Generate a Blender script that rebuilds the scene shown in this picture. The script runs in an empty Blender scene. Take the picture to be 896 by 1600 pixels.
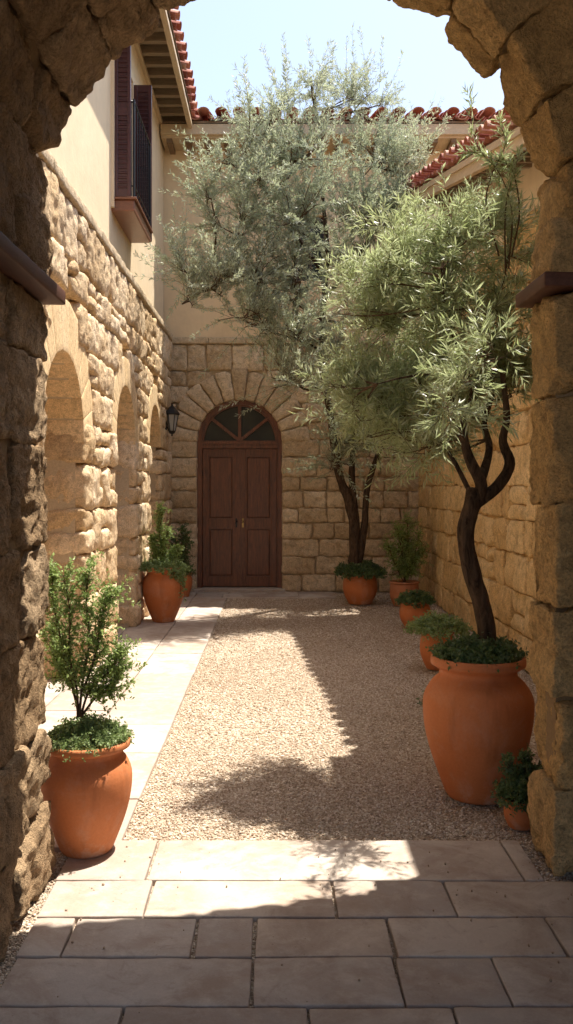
import bpy, math, random
import numpy as np
from mathutils import Vector
random.seed(7)
RNG = np.random.default_rng(11)
sc = bpy.context.scene
COL = sc.collection

# ------------------------------------------------------------------ camera, world, sun, exposure
EYE, FPX, VX, VY = 1.6, 1400.0, 430.0, 761.0
cam_d = bpy.data.cameras.new('camera')
cam = bpy.data.objects.new('camera', cam_d); COL.objects.link(cam); sc.camera = cam
cam.location = (0, 0, EYE); cam.rotation_euler = (math.radians(90), 0, 0)
cam_d.sensor_width = 36; cam_d.lens = FPX / 1600 * 36
cam_d.shift_x = 18 / 1600; cam_d.shift_y = -39 / 1600
cam_d.clip_start = 0.05; cam_d.clip_end = 1500
SUNV = Vector((0.28, 0.17, 1.0)).normalized()
el = math.asin(SUNV.z); az = math.atan2(SUNV.x, SUNV.y)
w = bpy.data.worlds.new('World'); sc.world = w; w.use_nodes = True
wn = w.node_tree; bg = wn.nodes['Background']
sky = wn.nodes.new('ShaderNodeTexSky'); sky.sky_type = 'NISHITA'; sky.sun_disc = False
sky.sun_elevation = el; sky.sun_rotation = az; sky.air_density = 1.0; sky.dust_density = 2.5; sky.ozone_density = 1.0
hs = wn.nodes.new('ShaderNodeHueSaturation'); hs.inputs['Saturation'].default_value = .85
wn.links.new(sky.outputs[0], hs.inputs['Color']); wn.links.new(hs.outputs[0], bg.inputs['Color']); bg.inputs['Strength'].default_value = 0.118
sl = bpy.data.lights.new('sun', 'SUN'); sl.energy = 4.0; sl.angle = math.radians(0.5); sl.color = (1.0, 0.93, 0.82)
sun = bpy.data.objects.new('sun', sl); COL.objects.link(sun); sun.rotation_euler = SUNV.to_track_quat('Z', 'Y').to_euler()
sun.location = (3, 5, 12)
sc.view_settings.view_transform = 'Standard'; sc.view_settings.look = 'None'
sc.view_settings.gamma = 1; sc.view_settings.use_curve_mapping = False
sc.view_settings.exposure = 1.4
sc.cycles.max_bounces = 8; sc.cycles.diffuse_bounces = 6; sc.cycles.transparent_max_bounces = 8
sc.cycles.use_denoising = True
sc.cycles.caustics_reflective = False; sc.cycles.caustics_refractive = False

def P(px, py, y):
    return np.array([(px - VX) / FPX * y, y, EYE + (VY - py) / FPX * y])

# ------------------------------------------------------------------ noise
def _h(ix, iy, iz):
    n = (ix * 374761393 + iy * 668265263 + iz * 2147483647 + 1013904223) & 0xFFFFFFFF
    n = ((n ^ (n >> 13)) * 1274126177) & 0xFFFFFFFF
    n = ((n ^ (n >> 16)) * 2246822519) & 0xFFFFFFFF
    return ((n ^ (n >> 15)) & 0xFFFFFF) / float(0xFFFFFF)
def vnoise(p):
    i = np.floor(p).astype(np.int64); f = p - i; f = f * f * (3 - 2 * f)
    x, y, z = i[:, 0], i[:, 1], i[:, 2]; fx, fy, fz = f[:, 0], f[:, 1], f[:, 2]
    def L(a, b, t): return a + (b - a) * t
    c = lambda a, b, d: _h(x + a, y + b, z + d)
    return L(L(L(c(0,0,0), c(1,0,0), fx), L(c(0,1,0), c(1,1,0), fx), fy),
             L(L(c(0,0,1), c(1,0,1), fx), L(c(0,1,1), c(1,1,1), fx), fy), fz) * 2 - 1
def fbm(p, o=4, g=0.5):
    s = 0; a = 1; t = 0
    for k in range(o):
        s = s + a * vnoise(p * 2 ** k + 17.3 * k); t += a; a *= g
    return s / t

WROOT = set()     # things whose parts are written in world coordinates
# ------------------------------------------------------------------ mesh accumulator
class MB:
    def __init__(s): s.v = []; s.f = {}; s.n = 0; s.r = []
    def add(s, v, faces, rnd=None):
        v = np.asarray(v, float).reshape(-1, 3)
        rr = random.random() if rnd is None else rnd
        s.r.append(np.full(len(v), rr) if np.isscalar(rr) else np.asarray(rr, float))
        s.v.append(v)
        if isinstance(faces, np.ndarray): s.f.setdefault(faces.shape[1], []).append(faces + s.n)
        else:
            d = {}
            for q in faces: d.setdefault(len(q), []).append(q)
            for k, q in d.items(): s.f.setdefault(k, []).append(np.array(q, int) + s.n)
        s.n += len(v)
    def box(s, a, b, rnd=None, bev=0.0):
        (x0, y0, z0), (x1, y1, z1) = a, b
        if bev > 0:
            hexa(s, corners(a, b), 9, bev, 0, 1, rnd); return
        v = [(x, y, z) for z in (z0, z1) for y in (y0, y1) for x in (x0, x1)]
        s.add(v, [(0,2,3,1),(4,5,7,6),(0,1,5,4),(2,6,7,3),(0,4,6,2),(1,3,7,5)], rnd)
    def tube(s, pts, rad, n=6, rnd=None, cap=True):
        pts = np.asarray(pts, float); m = len(pts); rad = np.broadcast_to(rad, (m,))
        t = np.gradient(pts, axis=0); t /= np.linalg.norm(t, axis=1)[:, None] + 1e-9
        a = np.array([0, 0, 1.0]) if abs(t[0][2]) < .9 else np.array([1.0, 0, 0])
        V = []
        for k in range(m):
            a = a - t[k] * a.dot(t[k]); a /= np.linalg.norm(a) + 1e-9; b = np.cross(t[k], a)
            th = np.arange(n) * 2 * math.pi / n
            V.append(pts[k] + rad[k] * (np.cos(th)[:, None] * a + np.sin(th)[:, None] * b))
        F = [(k*n+i, k*n+(i+1)%n, (k+1)*n+(i+1)%n, (k+1)*n+i) for k in range(m-1) for i in range(n)]
        s.add(np.concatenate(V), F, rnd)
        if cap:
            s.add(V[0], [tuple(range(n))[::-1]], rnd); s.add(V[-1], [tuple(range(n))], rnd)
    def lathe(s, prof, c=(0, 0, 0), n=48, rnd=None, wob=0.0):
        prof = np.array(prof, float); m = len(prof); th = np.arange(n) * 2 * math.pi / n
        R = prof[:, 0][:, None] * np.ones(n); Z = prof[:, 1][:, None] + np.zeros(n)
        v = np.stack([R * np.cos(th), R * np.sin(th), Z], -1).reshape(-1, 3)
        if wob: v[:, :2] *= (1 + wob * fbm(v * 4 + 3.7, 2))[:, None]
        F = [(k*n+i, k*n+(i+1)%n, (k+1)*n+(i+1)%n, (k+1)*n+i) for k in range(m-1) for i in range(n)]
        s.add(v + np.array(c), F, rnd)
    def prism(s, poly, y0, y1, rnd=None):     # polygon in xz, extruded along y
        n = len(poly)
        v = [(x, y0, z) for x, z in poly] + [(x, y1, z) for x, z in poly]
        s.add(v, [tuple(range(n)), tuple(range(2*n-1, n-1, -1))] + [(i, i+n, (i+1)%n+n, (i+1)%n) for i in range(n)], rnd)
    def build(s, name, mat, parent=None, smooth=False, origin=None, angle=None):
        me = bpy.data.meshes.new(name); v = np.concatenate(s.v)
        ks = [(k, np.concatenate(f)) for k, f in s.f.items()]
        li = np.concatenate([f.ravel() for k, f in ks]); ct = np.concatenate([np.full(len(f), k) for k, f in ks])
        st = np.concatenate([[0], np.cumsum(ct)[:-1]])
        if origin is not None: v = v - np.array(origin)
        top = parent
        while top is not None and top.parent is not None: top = top.parent
        if top is not None and top.name in WROOT: v = v - np.array(top.location)
        me.vertices.add(len(v)); me.vertices.foreach_set('co', v.ravel().astype(np.float32))
        me.loops.add(len(li)); me.loops.foreach_set('vertex_index', li.astype(np.int32))
        me.polygons.add(len(ct)); me.polygons.foreach_set('loop_start', st.astype(np.int32)); me.polygons.foreach_set('loop_total', ct.astype(np.int32))
        me.update(calc_edges=True)
        at = me.attributes.new('rnd', 'FLOAT', 'POINT'); at.data.foreach_set('value', np.concatenate(s.r).astype(np.float32))
        me.polygons.foreach_set('use_smooth', np.full(len(ct), bool(smooth)))
        if angle: me.set_sharp_from_angle(angle=math.radians(angle))
        me.materials.append(mat)
        o = bpy.data.objects.new(name, me); COL.objects.link(o)
        if parent is not None: o.parent = parent
        if origin is not None: o.location = origin
        return o
def corners(a, b):
    return np.array([[[ (x, y, z) for z in (a[2], b[2])] for y in (a[1], b[1])] for x in (a[0], b[0])], float)
def hexa(mb, C, res, r, amp, ns, rnd=None, seed=None, oct=5, bulge=0.0, chips=0, cd=.03, sharp=0.0, rg=.58):
    """rock block from a hexahedron C[i][j][k]; rounded by r, roughened by amp"""
    eu = (C[1] - C[0]).mean((0, 1)); ev = (C[:, 1] - C[:, 0]).mean((0, 1)); ew = (C[:, :, 1] - C[:, :, 0]).mean((0, 1))
    L = np.array([np.linalg.norm(e) for e in (eu, ev, ew)]); r = min(r, L.min() * .45)
    A = np.array([eu / L[0], ev / L[1], ew / L[2]])
    def ax(l):
        k = max(1, int(round((l - 2*r) / res)))
        mid = np.linspace(r, l - r, k + 1)
        return np.concatenate([[0, .35*r], mid, [l - .35*r, l]])
    G = [ax(l) for l in L]; keys = {}; V = []; F = []
    P3 = []; K3 = []; off = 0; Fs = []
    for d in range(3):
        a, b = [(1, 2), (2, 0), (0, 1)][d]
        for side in (0, 1):
            na, nb = len(G[a]), len(G[b])
            ia, ib = np.meshgrid(np.arange(na), np.arange(nb), indexing='ij')
            k = np.zeros((na * nb, 3), int); k[:, a] = ia.ravel(); k[:, b] = ib.ravel(); k[:, d] = (len(G[d]) - 1) * side
            K3.append(k)
            q = (np.arange(na-1)[:, None] * nb + np.arange(nb-1)[None]).ravel()
            f = np.stack([q, q + nb, q + nb + 1, q + 1], 1)
            if side == 0: f = f[:, ::-1]
            Fs.append(f + off); off += na * nb
    K3 = np.concatenate(K3); Fs = np.concatenate(Fs)
    kk = (K3[:, 0] * 4096 + K3[:, 1]) * 4096 + K3[:, 2]
    u, idx, inv = np.unique(kk, return_index=True, return_inverse=True)
    K = K3[idx]; Fs = inv.ravel()[Fs]
    p = np.stack([G[d][K[:, d]] for d in range(3)], 1)
    inn = np.clip(p, r, L - r); dd = p - inn; nn = dd / (np.linalg.norm(dd, axis=1)[:, None] + 1e-9)
    p2 = inn + nn * r; t = p2 / L
    tu, tv, tw = [t[:, i][:, None] for i in range(3)]
    W = 0
    for i in (0, 1):
        for j in (0, 1):
            for k in (0, 1):
                W = W + (tu if i else 1-tu) * (tv if j else 1-tv) * (tw if k else 1-tw) * C[i][j][k]
    ctr = W.mean(0)
    if chips:
        Ax = A; hl = L / 2; loc = (W - W.mean(0)) @ np.linalg.pinv(Ax)
        for _ in range(chips):
            nk = np.array([random.choice((-1, 1)) * random.uniform(.15, 1) for _ in range(3)]) / np.maximum(hl, .05) ** .5; nk /= np.linalg.norm(nk)
            ok = np.abs(nk * hl).sum() - random.uniform(.3, 1) * cd * (1 + np.abs(nk).sum())
            ex = np.maximum(0, loc @ nk - ok)[:, None]
            loc = loc - ex * nk; W = W - ex * (nk @ Ax)
    if amp > 0:
        so = np.array([random.random() * 50 for _ in range(3)]) if seed is None else seed
        N = nn @ A
        n1 = fbm(W * ns + so, oct, rg)
        d = amp * (n1 + sharp * (0.5 - 2*np.abs(fbm(W * ns * 1.7 + so + 9, 3))))
        if bulge:
            e = np.minimum(p, L - p) / L; ee = np.sort(e, 1)[:, 1]   # distance to nearest edge across the face
            d = d + bulge * (1 - (1 - np.clip(ee * 2.6, 0, 1)) ** 2)
        W = W + N * d[:, None]
    mb.add(W, Fs, rnd)

# ------------------------------------------------------------------ materials
class NT:
    def __init__(s, name):
        s.m = bpy.data.materials.new(name); s.m.use_nodes = True; s.t = s.m.node_tree; s.b = s.t.nodes['Principled BSDF']
    def n(s, typ, **kw):
        x = s.t.nodes.new(typ)
        for k, v in kw.items():
            if k.startswith('i_'):
                kk = k[2:]; kk = int(kk) if kk.isdigit() else kk.replace('_', ' ')
                if isinstance(v, bpy.types.NodeSocket): s.t.links.new(v, x.inputs[kk])
                else: x.inputs[kk].default_value = v
            else: setattr(x, k, v)
        return x
    def noise(s, scale, detail=4, rough=.55, vec=None, dist=0):
        x = s.n('ShaderNodeTexNoise', i_Scale=scale, i_Detail=detail, i_Roughness=rough, i_Distortion=dist)
        s.t.links.new(vec if vec is not None else s.co(), x.inputs['Vector']); return x.outputs['Fac']
    def co(s):
        if not hasattr(s, '_co'): s._co = s.n('ShaderNodeTexCoord').outputs['Object']
        return s._co
    def rnd(s): return s.n('ShaderNodeAttribute', attribute_name='rnd').outputs['Fac']
    def ramp(s, fac, stops, interp='LINEAR'):
        x = s.n('ShaderNodeValToRGB', i_0=fac); e = x.color_ramp.elements; x.color_ramp.interpolation = interp
        while len(e) < len(stops): e.new(.5)
        for q, (p, c) in zip(e, stops):
            q.position = p; q.color = (c, c, c, 1) if np.isscalar(c) else (*c, 1)
        return x.outputs[0]
    def mix(s, f, a, b, mode='MIX'):
        x = s.n('ShaderNodeMix', data_type='RGBA', blend_type=mode)
        for sock, v in ((x.inputs[0], f), (x.inputs[6], a), (x.inputs[7], b)):
            if isinstance(v, bpy.types.NodeSocket): s.t.links.new(v, sock)
            elif np.isscalar(v): sock.default_value = v
            else: sock.default_value = (*v, 1)
        return x.outputs[2]
    def math(s, op, a, b=0.0):
        x = s.n('ShaderNodeMath', operation=op)
        for i, v in enumerate((a, b)):
            if isinstance(v, bpy.types.NodeSocket): s.t.links.new(v, x.inputs[i])
            else: x.inputs[i].default_value = v
        return x.outputs[0]
    def bump(s, h, strength, dist, prev=None):
        x = s.n('ShaderNodeBump', i_Strength=strength, i_Distance=dist, i_Height=h)
        if prev is not None: s.t.links.new(prev, x.inputs['Normal'])
        return x.outputs[0]
    def out(s, col, rough=.8, nrm=None, spec=.3, **kw):
        for sock, v in (('Base Color', col), ('Roughness', rough), ('Specular IOR Level', spec)):
            if isinstance(v, bpy.types.NodeSocket): s.t.links.new(v, s.b.inputs[sock])
            elif np.isscalar(v): s.b.inputs[sock].default_value = v
            else: s.b.inputs[sock].default_value = (*v, 1)
        if nrm is not None: s.t.links.new(nrm, s.b.inputs['Normal'])
        for k, v in kw.items(): s.b.inputs[k.replace('_', ' ')].default_value = v
        return s.m

def stone_mat(name, a, b, c, stain, bs=1.0, fine=1.0, pit=1.0):
    m = NT(name); r = m.rnd()
    col = m.ramp(r, [(0, a), (.5, b), (1, c)])
    n1 = m.noise(2.2 * fine, 5, .6)
    col = m.mix(m.ramp(n1, [(.35, 0), (.7, .55)]), col, stain)
    n2 = m.noise(14 * fine, 6, .65, dist=.4)
    col = m.mix(.7, col, m.ramp(n2, [(.3, .55), (.5, 1.08), (.75, 1.42)]), 'MULTIPLY')
    n3 = m.noise(70 * fine, 4, .7)
    col = m.mix(.7, col, m.ramp(n3, [(.32, .58), (.6, 1.32)]), 'MULTIPLY')
    vor = m.n('ShaderNodeTexVoronoi', i_Scale=38 * fine); m.t.links.new(m.co(), vor.inputs['Vector'])
    pits = m.ramp(vor.outputs['Distance'], [(0, 0), (.16, .75), (.3, 1)])
    pm = m.ramp(m.noise(6 * fine, 3), [(.45, 0), (.62, 1)])
    pitf = m.mix(pm, (1, 1, 1), pits)
    nb = m.bump(n2, .75 * bs, .05 / fine)
    nb = m.bump(n3, .7 * bs, .014 / fine, nb)
    nb = m.bump(pitf, .35 * bs * pit, .01 / fine, nb)
    return m.out(col, .92, nb, .2)

M = {}
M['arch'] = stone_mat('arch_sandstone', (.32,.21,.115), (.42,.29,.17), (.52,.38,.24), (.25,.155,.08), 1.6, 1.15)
M['archr'] = stone_mat('arch_sandstone_bounce_lit', (.52,.33,.14), (.60,.40,.18), (.66,.46,.23), (.42,.26,.11), 1.6, 1.15)  # same stone on the right, warm bounce light put into its colour
M['rubble'] = stone_mat('pale_rubble_stone', (.50,.37,.23), (.62,.48,.32), (.70,.57,.41), (.54,.36,.17), .8, 1.3)
M['ochre'] = stone_mat('ochre_wall_stone', (.54,.37,.175), (.62,.44,.22), (.68,.51,.28), (.48,.31,.13), .9, .9)
M['ashlar'] = stone_mat('tan_ashlar', (.47,.36,.23), (.59,.47,.32), (.68,.56,.40), (.40,.27,.15), .9, 1.2)
M['vouss'] = stone_mat('smooth_voussoir', (.63,.46,.26), (.66,.49,.29), (.69,.53,.33), (.60,.43,.23), .15, 1.6, .1)
M['string'] = stone_mat('string_course', (.50,.39,.26), (.55,.44,.30), (.60,.48,.33), (.42,.31,.19), .8, 1.6)

def mortar(name, c):
    m = NT(name); n = m.noise(60, 5, .7)
    return m.out(m.mix(m.ramp(n, [(.3, .3), (.7, 1)]), tuple(x*.6 for x in c), c), .95, m.bump(n, .6, .01), .1)
M['mortar'] = mortar('lime_mortar', (.60,.48,.33)); M['mortar_o'] = mortar('ochre_mortar', (.56,.37,.16)); M['mortar_d'] = mortar('arch_mortar', (.30,.21,.12))

def stucco(name, c, c2):
    m = NT(name); n = m.noise(1.3, 6, .6); n2 = m.noise(180, 3, .7); n3 = m.noise(7, 5, .6)
    col = m.mix(m.ramp(n, [(.35, 0), (.7, .6)]), c, c2)
    col = m.mix(.35, col, m.ramp(n3, [(.3, .8), (.7, 1.08)]), 'MULTIPLY')
    # faint rain streaks
    mp = m.n('ShaderNodeMapping', i_Vector=m.co()); mp.inputs['Scale'].default_value = (5, 5, .35)
    st = m.noise(1.6, 4, .6, mp.outputs[0])
    col = m.mix(m.ramp(st, [(.55, 0), (.8, .35)]), col, tuple(x*.72 for x in c2))
    return m.out(col, .9, m.bump(n3, .25, .02, m.bump(n2, .35, .004)), .2)
M['stucco'] = stucco('cream_stucco', (.76,.62,.43), (.69,.55,.36))
M['stucco2'] = stucco('sand_stucco', (.78,.61,.40), (.70,.53,.33))

def terra(name, a, b, band=0):
    m = NT(name); r = m.rnd(); n = m.noise(3.5, 6, .6); n2 = m.noise(90, 3, .6); n3 = m.noise(12, 5, .65)
    col = m.mix(m.ramp(n, [(.35, 0), (.68, 1)]), a, b)
    col = m.mix(m.ramp(n3, [(.56, 0), (.8, .35)]), col, (.50, .32, .22))
    col = m.mix(.3, col, m.ramp(n2, [(.3, .75), (.7, 1.1)]), 'MULTIPLY')
    zc = m.n('ShaderNodeSeparateXYZ', i_0=m.co()).outputs[2]
    lime = m.math('MULTIPLY', m.ramp(m.noise(5, 6, .7, dist=.5), [(.50, 0), (.66, 1)]), m.ramp(zc, [(.0, .6), (.12, .15), (.9, .06)]))
    col = m.mix(lime, col, (.60, .47, .38))
    mpd = m.n('ShaderNodeMapping', i_Vector=m.co()); mpd.inputs['Scale'].default_value = (9, 9, .8)
    col = m.mix(m.ramp(m.noise(1.5, 4, .6, mpd.outputs[0]), [(.55, 0), (.75, .4)]), col, tuple(x*.5 for x in a))
    mp = m.n('ShaderNodeMapping', i_Vector=m.co()); mp.inputs['Scale'].default_value = (1, 1, 60)
    n4 = m.noise(1.2, 3, .6, mp.outputs[0])
    return m.out(col, m.ramp(n, [(.3, .62), (.7, .78)]), m.bump(n4, .12, .004, m.bump(n2, .15, .003, m.bump(n3, .12, .01))), .35)
M['pot'] = terra('terracotta', (.50,.155,.05), (.56,.20,.075))
M['pot2'] = terra('weathered_terracotta', (.44,.16,.07), (.52,.24,.13))

m = NT('red_clay_roof_tile'); r = m.rnd(); n = m.noise(9, 5, .6); n2 = m.noise(60, 3)
col = m.ramp(r, [(0, (.22,.07,.05)), (.35, (.34,.12,.08)), (.7, (.42,.19,.13)), (1, (.52,.32,.24))])
col = m.mix(m.ramp(n, [(.5, 0), (.75, .6)]), col, (.16,.06,.045))
M['tile'] = m.out(col, m.ramp(n, [(.3, .6), (.7, .85)]), m.bump(n2, .25, .006), .25)

def wood(name, a, b, rough=.35, sx=(9, 9, .9), spec=.5):
    m = NT(name); mp = m.n('ShaderNodeMapping', i_Vector=m.co()); mp.inputs['Scale'].default_value = sx
    n = m.noise(4, 7, .65, mp.outputs[0], 1.2); n2 = m.noise(26, 4, .6, mp.outputs[0])
    col = m.mix(m.ramp(n, [(.35, 0), (.65, 1)]), a, b)
    col = m.mix(.35, col, m.ramp(n2, [(.35, .6), (.65, 1.15)]), 'MULTIPLY')
    return m.out(col, rough, m.bump(n2, .25, .003), spec)
M['door'] = wood('mahogany', (.07,.020,.009), (.21,.068,.027), .36)
M['shutter'] = wood('oxblood_shutter', (.055,.018,.02), (.085,.026,.025), .32)
M['sill'] = wood('brown_sill', (.15,.06,.035), (.22,.085,.045), .4, (2, 9, 9))
M['rafter'] = wood('grey_rafter', (.24,.18,.12), (.34,.26,.18), .8, (.9, 9, 9), .2)
M['deck'] = wood('roof_deck', (.18,.12,.075), (.26,.18,.11), .85, (9, .9, 9), .2)
M['fascia'] = wood('painted_fascia', (.55,.42,.27), (.62,.49,.32), .6, (3, .5, 9), .3)
M['ledge'] = wood('red_brown_ledge', (.085,.034,.022), (.13,.055,.034), .6, (5, .8, 9), .3)
m = NT('black_iron'); M['iron'] = m.out((.018,.018,.02), .38, m.bump(m.noise(50, 3), .2, .003), .5, Metallic=.4)
m = NT('brass'); M['brass'] = m.out((.35,.24,.10), .35, None, .5, Metallic=1.0)
m = NT('window_glass'); n = m.noise(3.5, 3)
M['glass'] = m.out(m.mix(n, (.008,.010,.008), (.06,.06,.045)), .3, m.bump(m.noise(2.5, 2), .1, .02), .25)
m = NT('lamp_glass'); M['lglass'] = m.out((.55,.56,.55), .25, None, .5, Transmission_Weight=.3)
m = NT('potting_soil'); n = m.noise(60, 5, .7); M['soil'] = m.out(m.mix(n, (.015,.01,.007), (.07,.045,.03)), .95, m.bump(n, 1, .02), .1)
m = NT('olive_bark'); mp = m.n('ShaderNodeMapping', i_Vector=m.co()); mp.inputs['Scale'].default_value = (6, 6, 1.3)
n = m.noise(7, 7, .7, mp.outputs[0], .6); n2 = m.noise(40, 4, .7)
M['bark'] = m.out(m.mix(m.ramp(n, [(.35, 0), (.65, 1)]), (.028,.018,.012), (.13,.085,.055)), .95, m.bump(n, 1, .03, m.bump(n2, .6, .006)), .15)
m = NT('twig_bark'); M['twig'] = m.out(m.mix(m.noise(20), (.06,.035,.02), (.14,.09,.05)), .85, None, .2)

def leaf(name, stops, rough=.45, trans=.25, spec=.45):
    m = NT(name); r = m.rnd(); col = m.ramp(r, stops)
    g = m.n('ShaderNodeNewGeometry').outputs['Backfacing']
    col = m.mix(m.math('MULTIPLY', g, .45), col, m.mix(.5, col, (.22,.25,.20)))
    m.out(col, rough, None, spec)
    tr = m.n('ShaderNodeBsdfTranslucent'); m.t.links.new(m.mix(.4, col, (.36,.44,.17), 'MIX'), tr.inputs[0])
    mx = m.n('ShaderNodeMixShader', i_0=trans); m.t.links.new(m.b.outputs[0], mx.inputs[1]); m.t.links.new(tr.outputs[0], mx.inputs[2])
    m.t.links.new(mx.outputs[0], m.t.nodes['Material Output'].inputs[0]); return m.m
M['olive_f'] = leaf('olive_leaf_green', [(0,(.28,.34,.14)), (.5,(.42,.47,.25)), (1,(.58,.62,.44))], .33, .48, .6)
M['olive_b'] = leaf('olive_leaf_silver', [(0,(.36,.40,.27)), (.5,(.48,.52,.39)), (1,(.62,.64,.55))], .40, .45)
M['shrub'] = leaf('shrub_leaf', [(0,(.20,.30,.06)), (.5,(.30,.42,.11)), (1,(.42,.53,.20))], .42, .48)
M['cover'] = leaf('ground_cover_leaf', [(0,(.15,.23,.06)), (.5,(.24,.33,.11)), (1,(.35,.45,.21))], .45, .4)
M['dark'] = leaf('deep_green_leaf', [(0,(.04,.085,.02)), (.5,(.07,.13,.035)), (1,(.12,.20,.065))], .45, .3)

m = NT('gravel'); vor = m.n('ShaderNodeTexVoronoi', i_Scale=105.0, i_Randomness=1.0); m.t.links.new(m.co(), vor.inputs['Vector'])
col = m.ramp(m.n('ShaderNodeSeparateColor', i_0=vor.outputs['Color']).outputs[0], [(0,(.28,.20,.14)), (.4,(.46,.36,.26)), (.75,(.58,.48,.37)), (1,(.72,.64,.54))])
col = m.mix(m.ramp(m.noise(.9, 4), [(.35, 0), (.7, .5)]), col, m.mix(.5, col, (.34,.25,.17)))
dd = m.ramp(vor.outputs['Distance'], [(0, 1), (.7, 0)])
M['gravel'] = m.out(col, .9, m.bump(m.noise(3, 3), .3, .03, m.bump(dd, 1, .012)), .15)
m = NT('pebble'); M['pebble'] = m.out(m.mix(m.ramp(m.noise(.9, 4), [(.35, 0), (.7, .35)]), m.ramp(m.rnd(), [(0,(.28,.20,.14)), (.3,(.44,.34,.25)), (.7,(.60,.50,.39)), (1,(.78,.70,.60))]), (.32,.23,.15)), .8, None, .25)

m = NT('travertine_slab'); r = m.rnd()
col = m.ramp(r, [(0, (.36,.30,.26)), (.35, (.45,.39,.34)), (.7, (.54,.48,.42)), (1, (.50,.41,.33))])
n1 = m.noise(2.4, 7, .65, dist=.8); n2 = m.noise(11, 6, .7); n3 = m.noise(120, 3, .7)
col = m.mix(m.ramp(n1, [(.40, 0), (.62, 1)]), col, (.37,.285,.225))
col = m.mix(m.ramp(m.noise(5.5, 7, .75, dist=1.5), [(.54, 0), (.68, .6)]), col, (.27,.20,.16))
col = m.mix(m.ramp(n2, [(.5, 0), (.75, .45)]), col, (.66,.58,.50))
vor = m.n('ShaderNodeTexVoronoi', i_Scale=26.0); m.t.links.new(m.co(), vor.inputs['Vector'])
hm = m.math('MULTIPLY', m.ramp(vor.outputs['Distance'], [(.05, 1), (.11, 0)]), m.ramp(m.noise(5, 2), [(.52, 0), (.6, 1)]))
col = m.mix(m.math('MULTIPLY', hm, .6), col, (.14,.09,.06))
col = m.mix(.3, col, m.ramp(n3, [(.3, .75), (.7, 1.1)]), 'MULTIPLY')
M['slab'] = m.out(col, m.ramp(n1, [(.3, .55), (.7, .8)]), m.bump(n2, .25, .01, m.bump(hm, -.6, .01, m.bump(n3, .3, .003))), .3)
m = NT('packed_earth'); n = m.noise(5, 5); M['earth'] = m.out(m.mix(n, (.22,.17,.12), (.34,.27,.20)), .95, m.bump(m.noise(40, 4), .5, .02), .1)

# ------------------------------------------------------------------ tagging
def tag(o, label=None, cat=None, group=None, kind=None):
    if label: o['label'] = label
    if cat: o['category'] = cat
    if group: o['group'] = group
    if kind: o['kind'] = kind
    return o
def empty(name, loc, label, cat, group=None):
    o = bpy.data.objects.new(name, None); COL.objects.link(o); o.location = loc; o.empty_display_size = .2
    return tag(o, label, cat, group)
def sub(name, parent):       # part that is an empty holder
    o = bpy.data.objects.new(name, None); COL.objects.link(o); o.parent = parent; return o

# ------------------------------------------------------------------ ground
g = MB(); g.add([(-300,-300,-.03),(300,-300,-.03),(300,300,-.03),(-300,300,-.03)], [(0,1,2,3)]); tag(g.build('ground', M['earth']), kind='structure')
GX0, GX1, GY0, GY1 = -.69, 2.25, 4.04, 13.7
g = MB(); nx, ny = 40, 120
xs = np.linspace(-1.35, 2.4, nx); ys = np.linspace(1.5, 13.75, ny); X, Y = np.meshgrid(xs, ys, indexing='ij')
Z = .012 * fbm(np.stack([X.ravel()*1.5, Y.ravel()*1.5, X.ravel()*0], 1), 3).reshape(X.shape) - .012
q = (np.arange(nx-1)[:, None]*ny + np.arange(ny-1)).ravel()
g.add(np.stack([X, Y, Z], -1).reshape(-1, 3), np.stack([q, q+ny, q+ny+1, q+1], 1), .5)
tag(g.build('gravel_ground', M['gravel'], smooth=True), kind='structure')
ico_v = []; ph = (1 + 5 ** .5) / 2
for a, b in ((1, ph), (-1, ph), (1, -ph), (-1, -ph)): ico_v += [(0, a, b), (a, b, 0), (b, 0, a)]
ico_v = np.array(ico_v) / math.hypot(1, ph)
ico_f = []
D = np.linalg.norm(ico_v[:, None] - ico_v[None], axis=2); e = D.min(initial=9, where=D > .01) * 1.05
for i in range(12):
    for j in range(i+1, 12):
        for k in range(j+1, 12):
            if D[i, j] < e and D[j, k] < e and D[i, k] < e:
                c = (ico_v[i] + ico_v[j] + ico_v[k]); nrm = np.cross(ico_v[j]-ico_v[i], ico_v[k]-ico_v[i])
                ico_f.append((i, j, k) if nrm.dot(c) > 0 else (i, k, j))
ico_f = np.array(ico_f)
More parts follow.
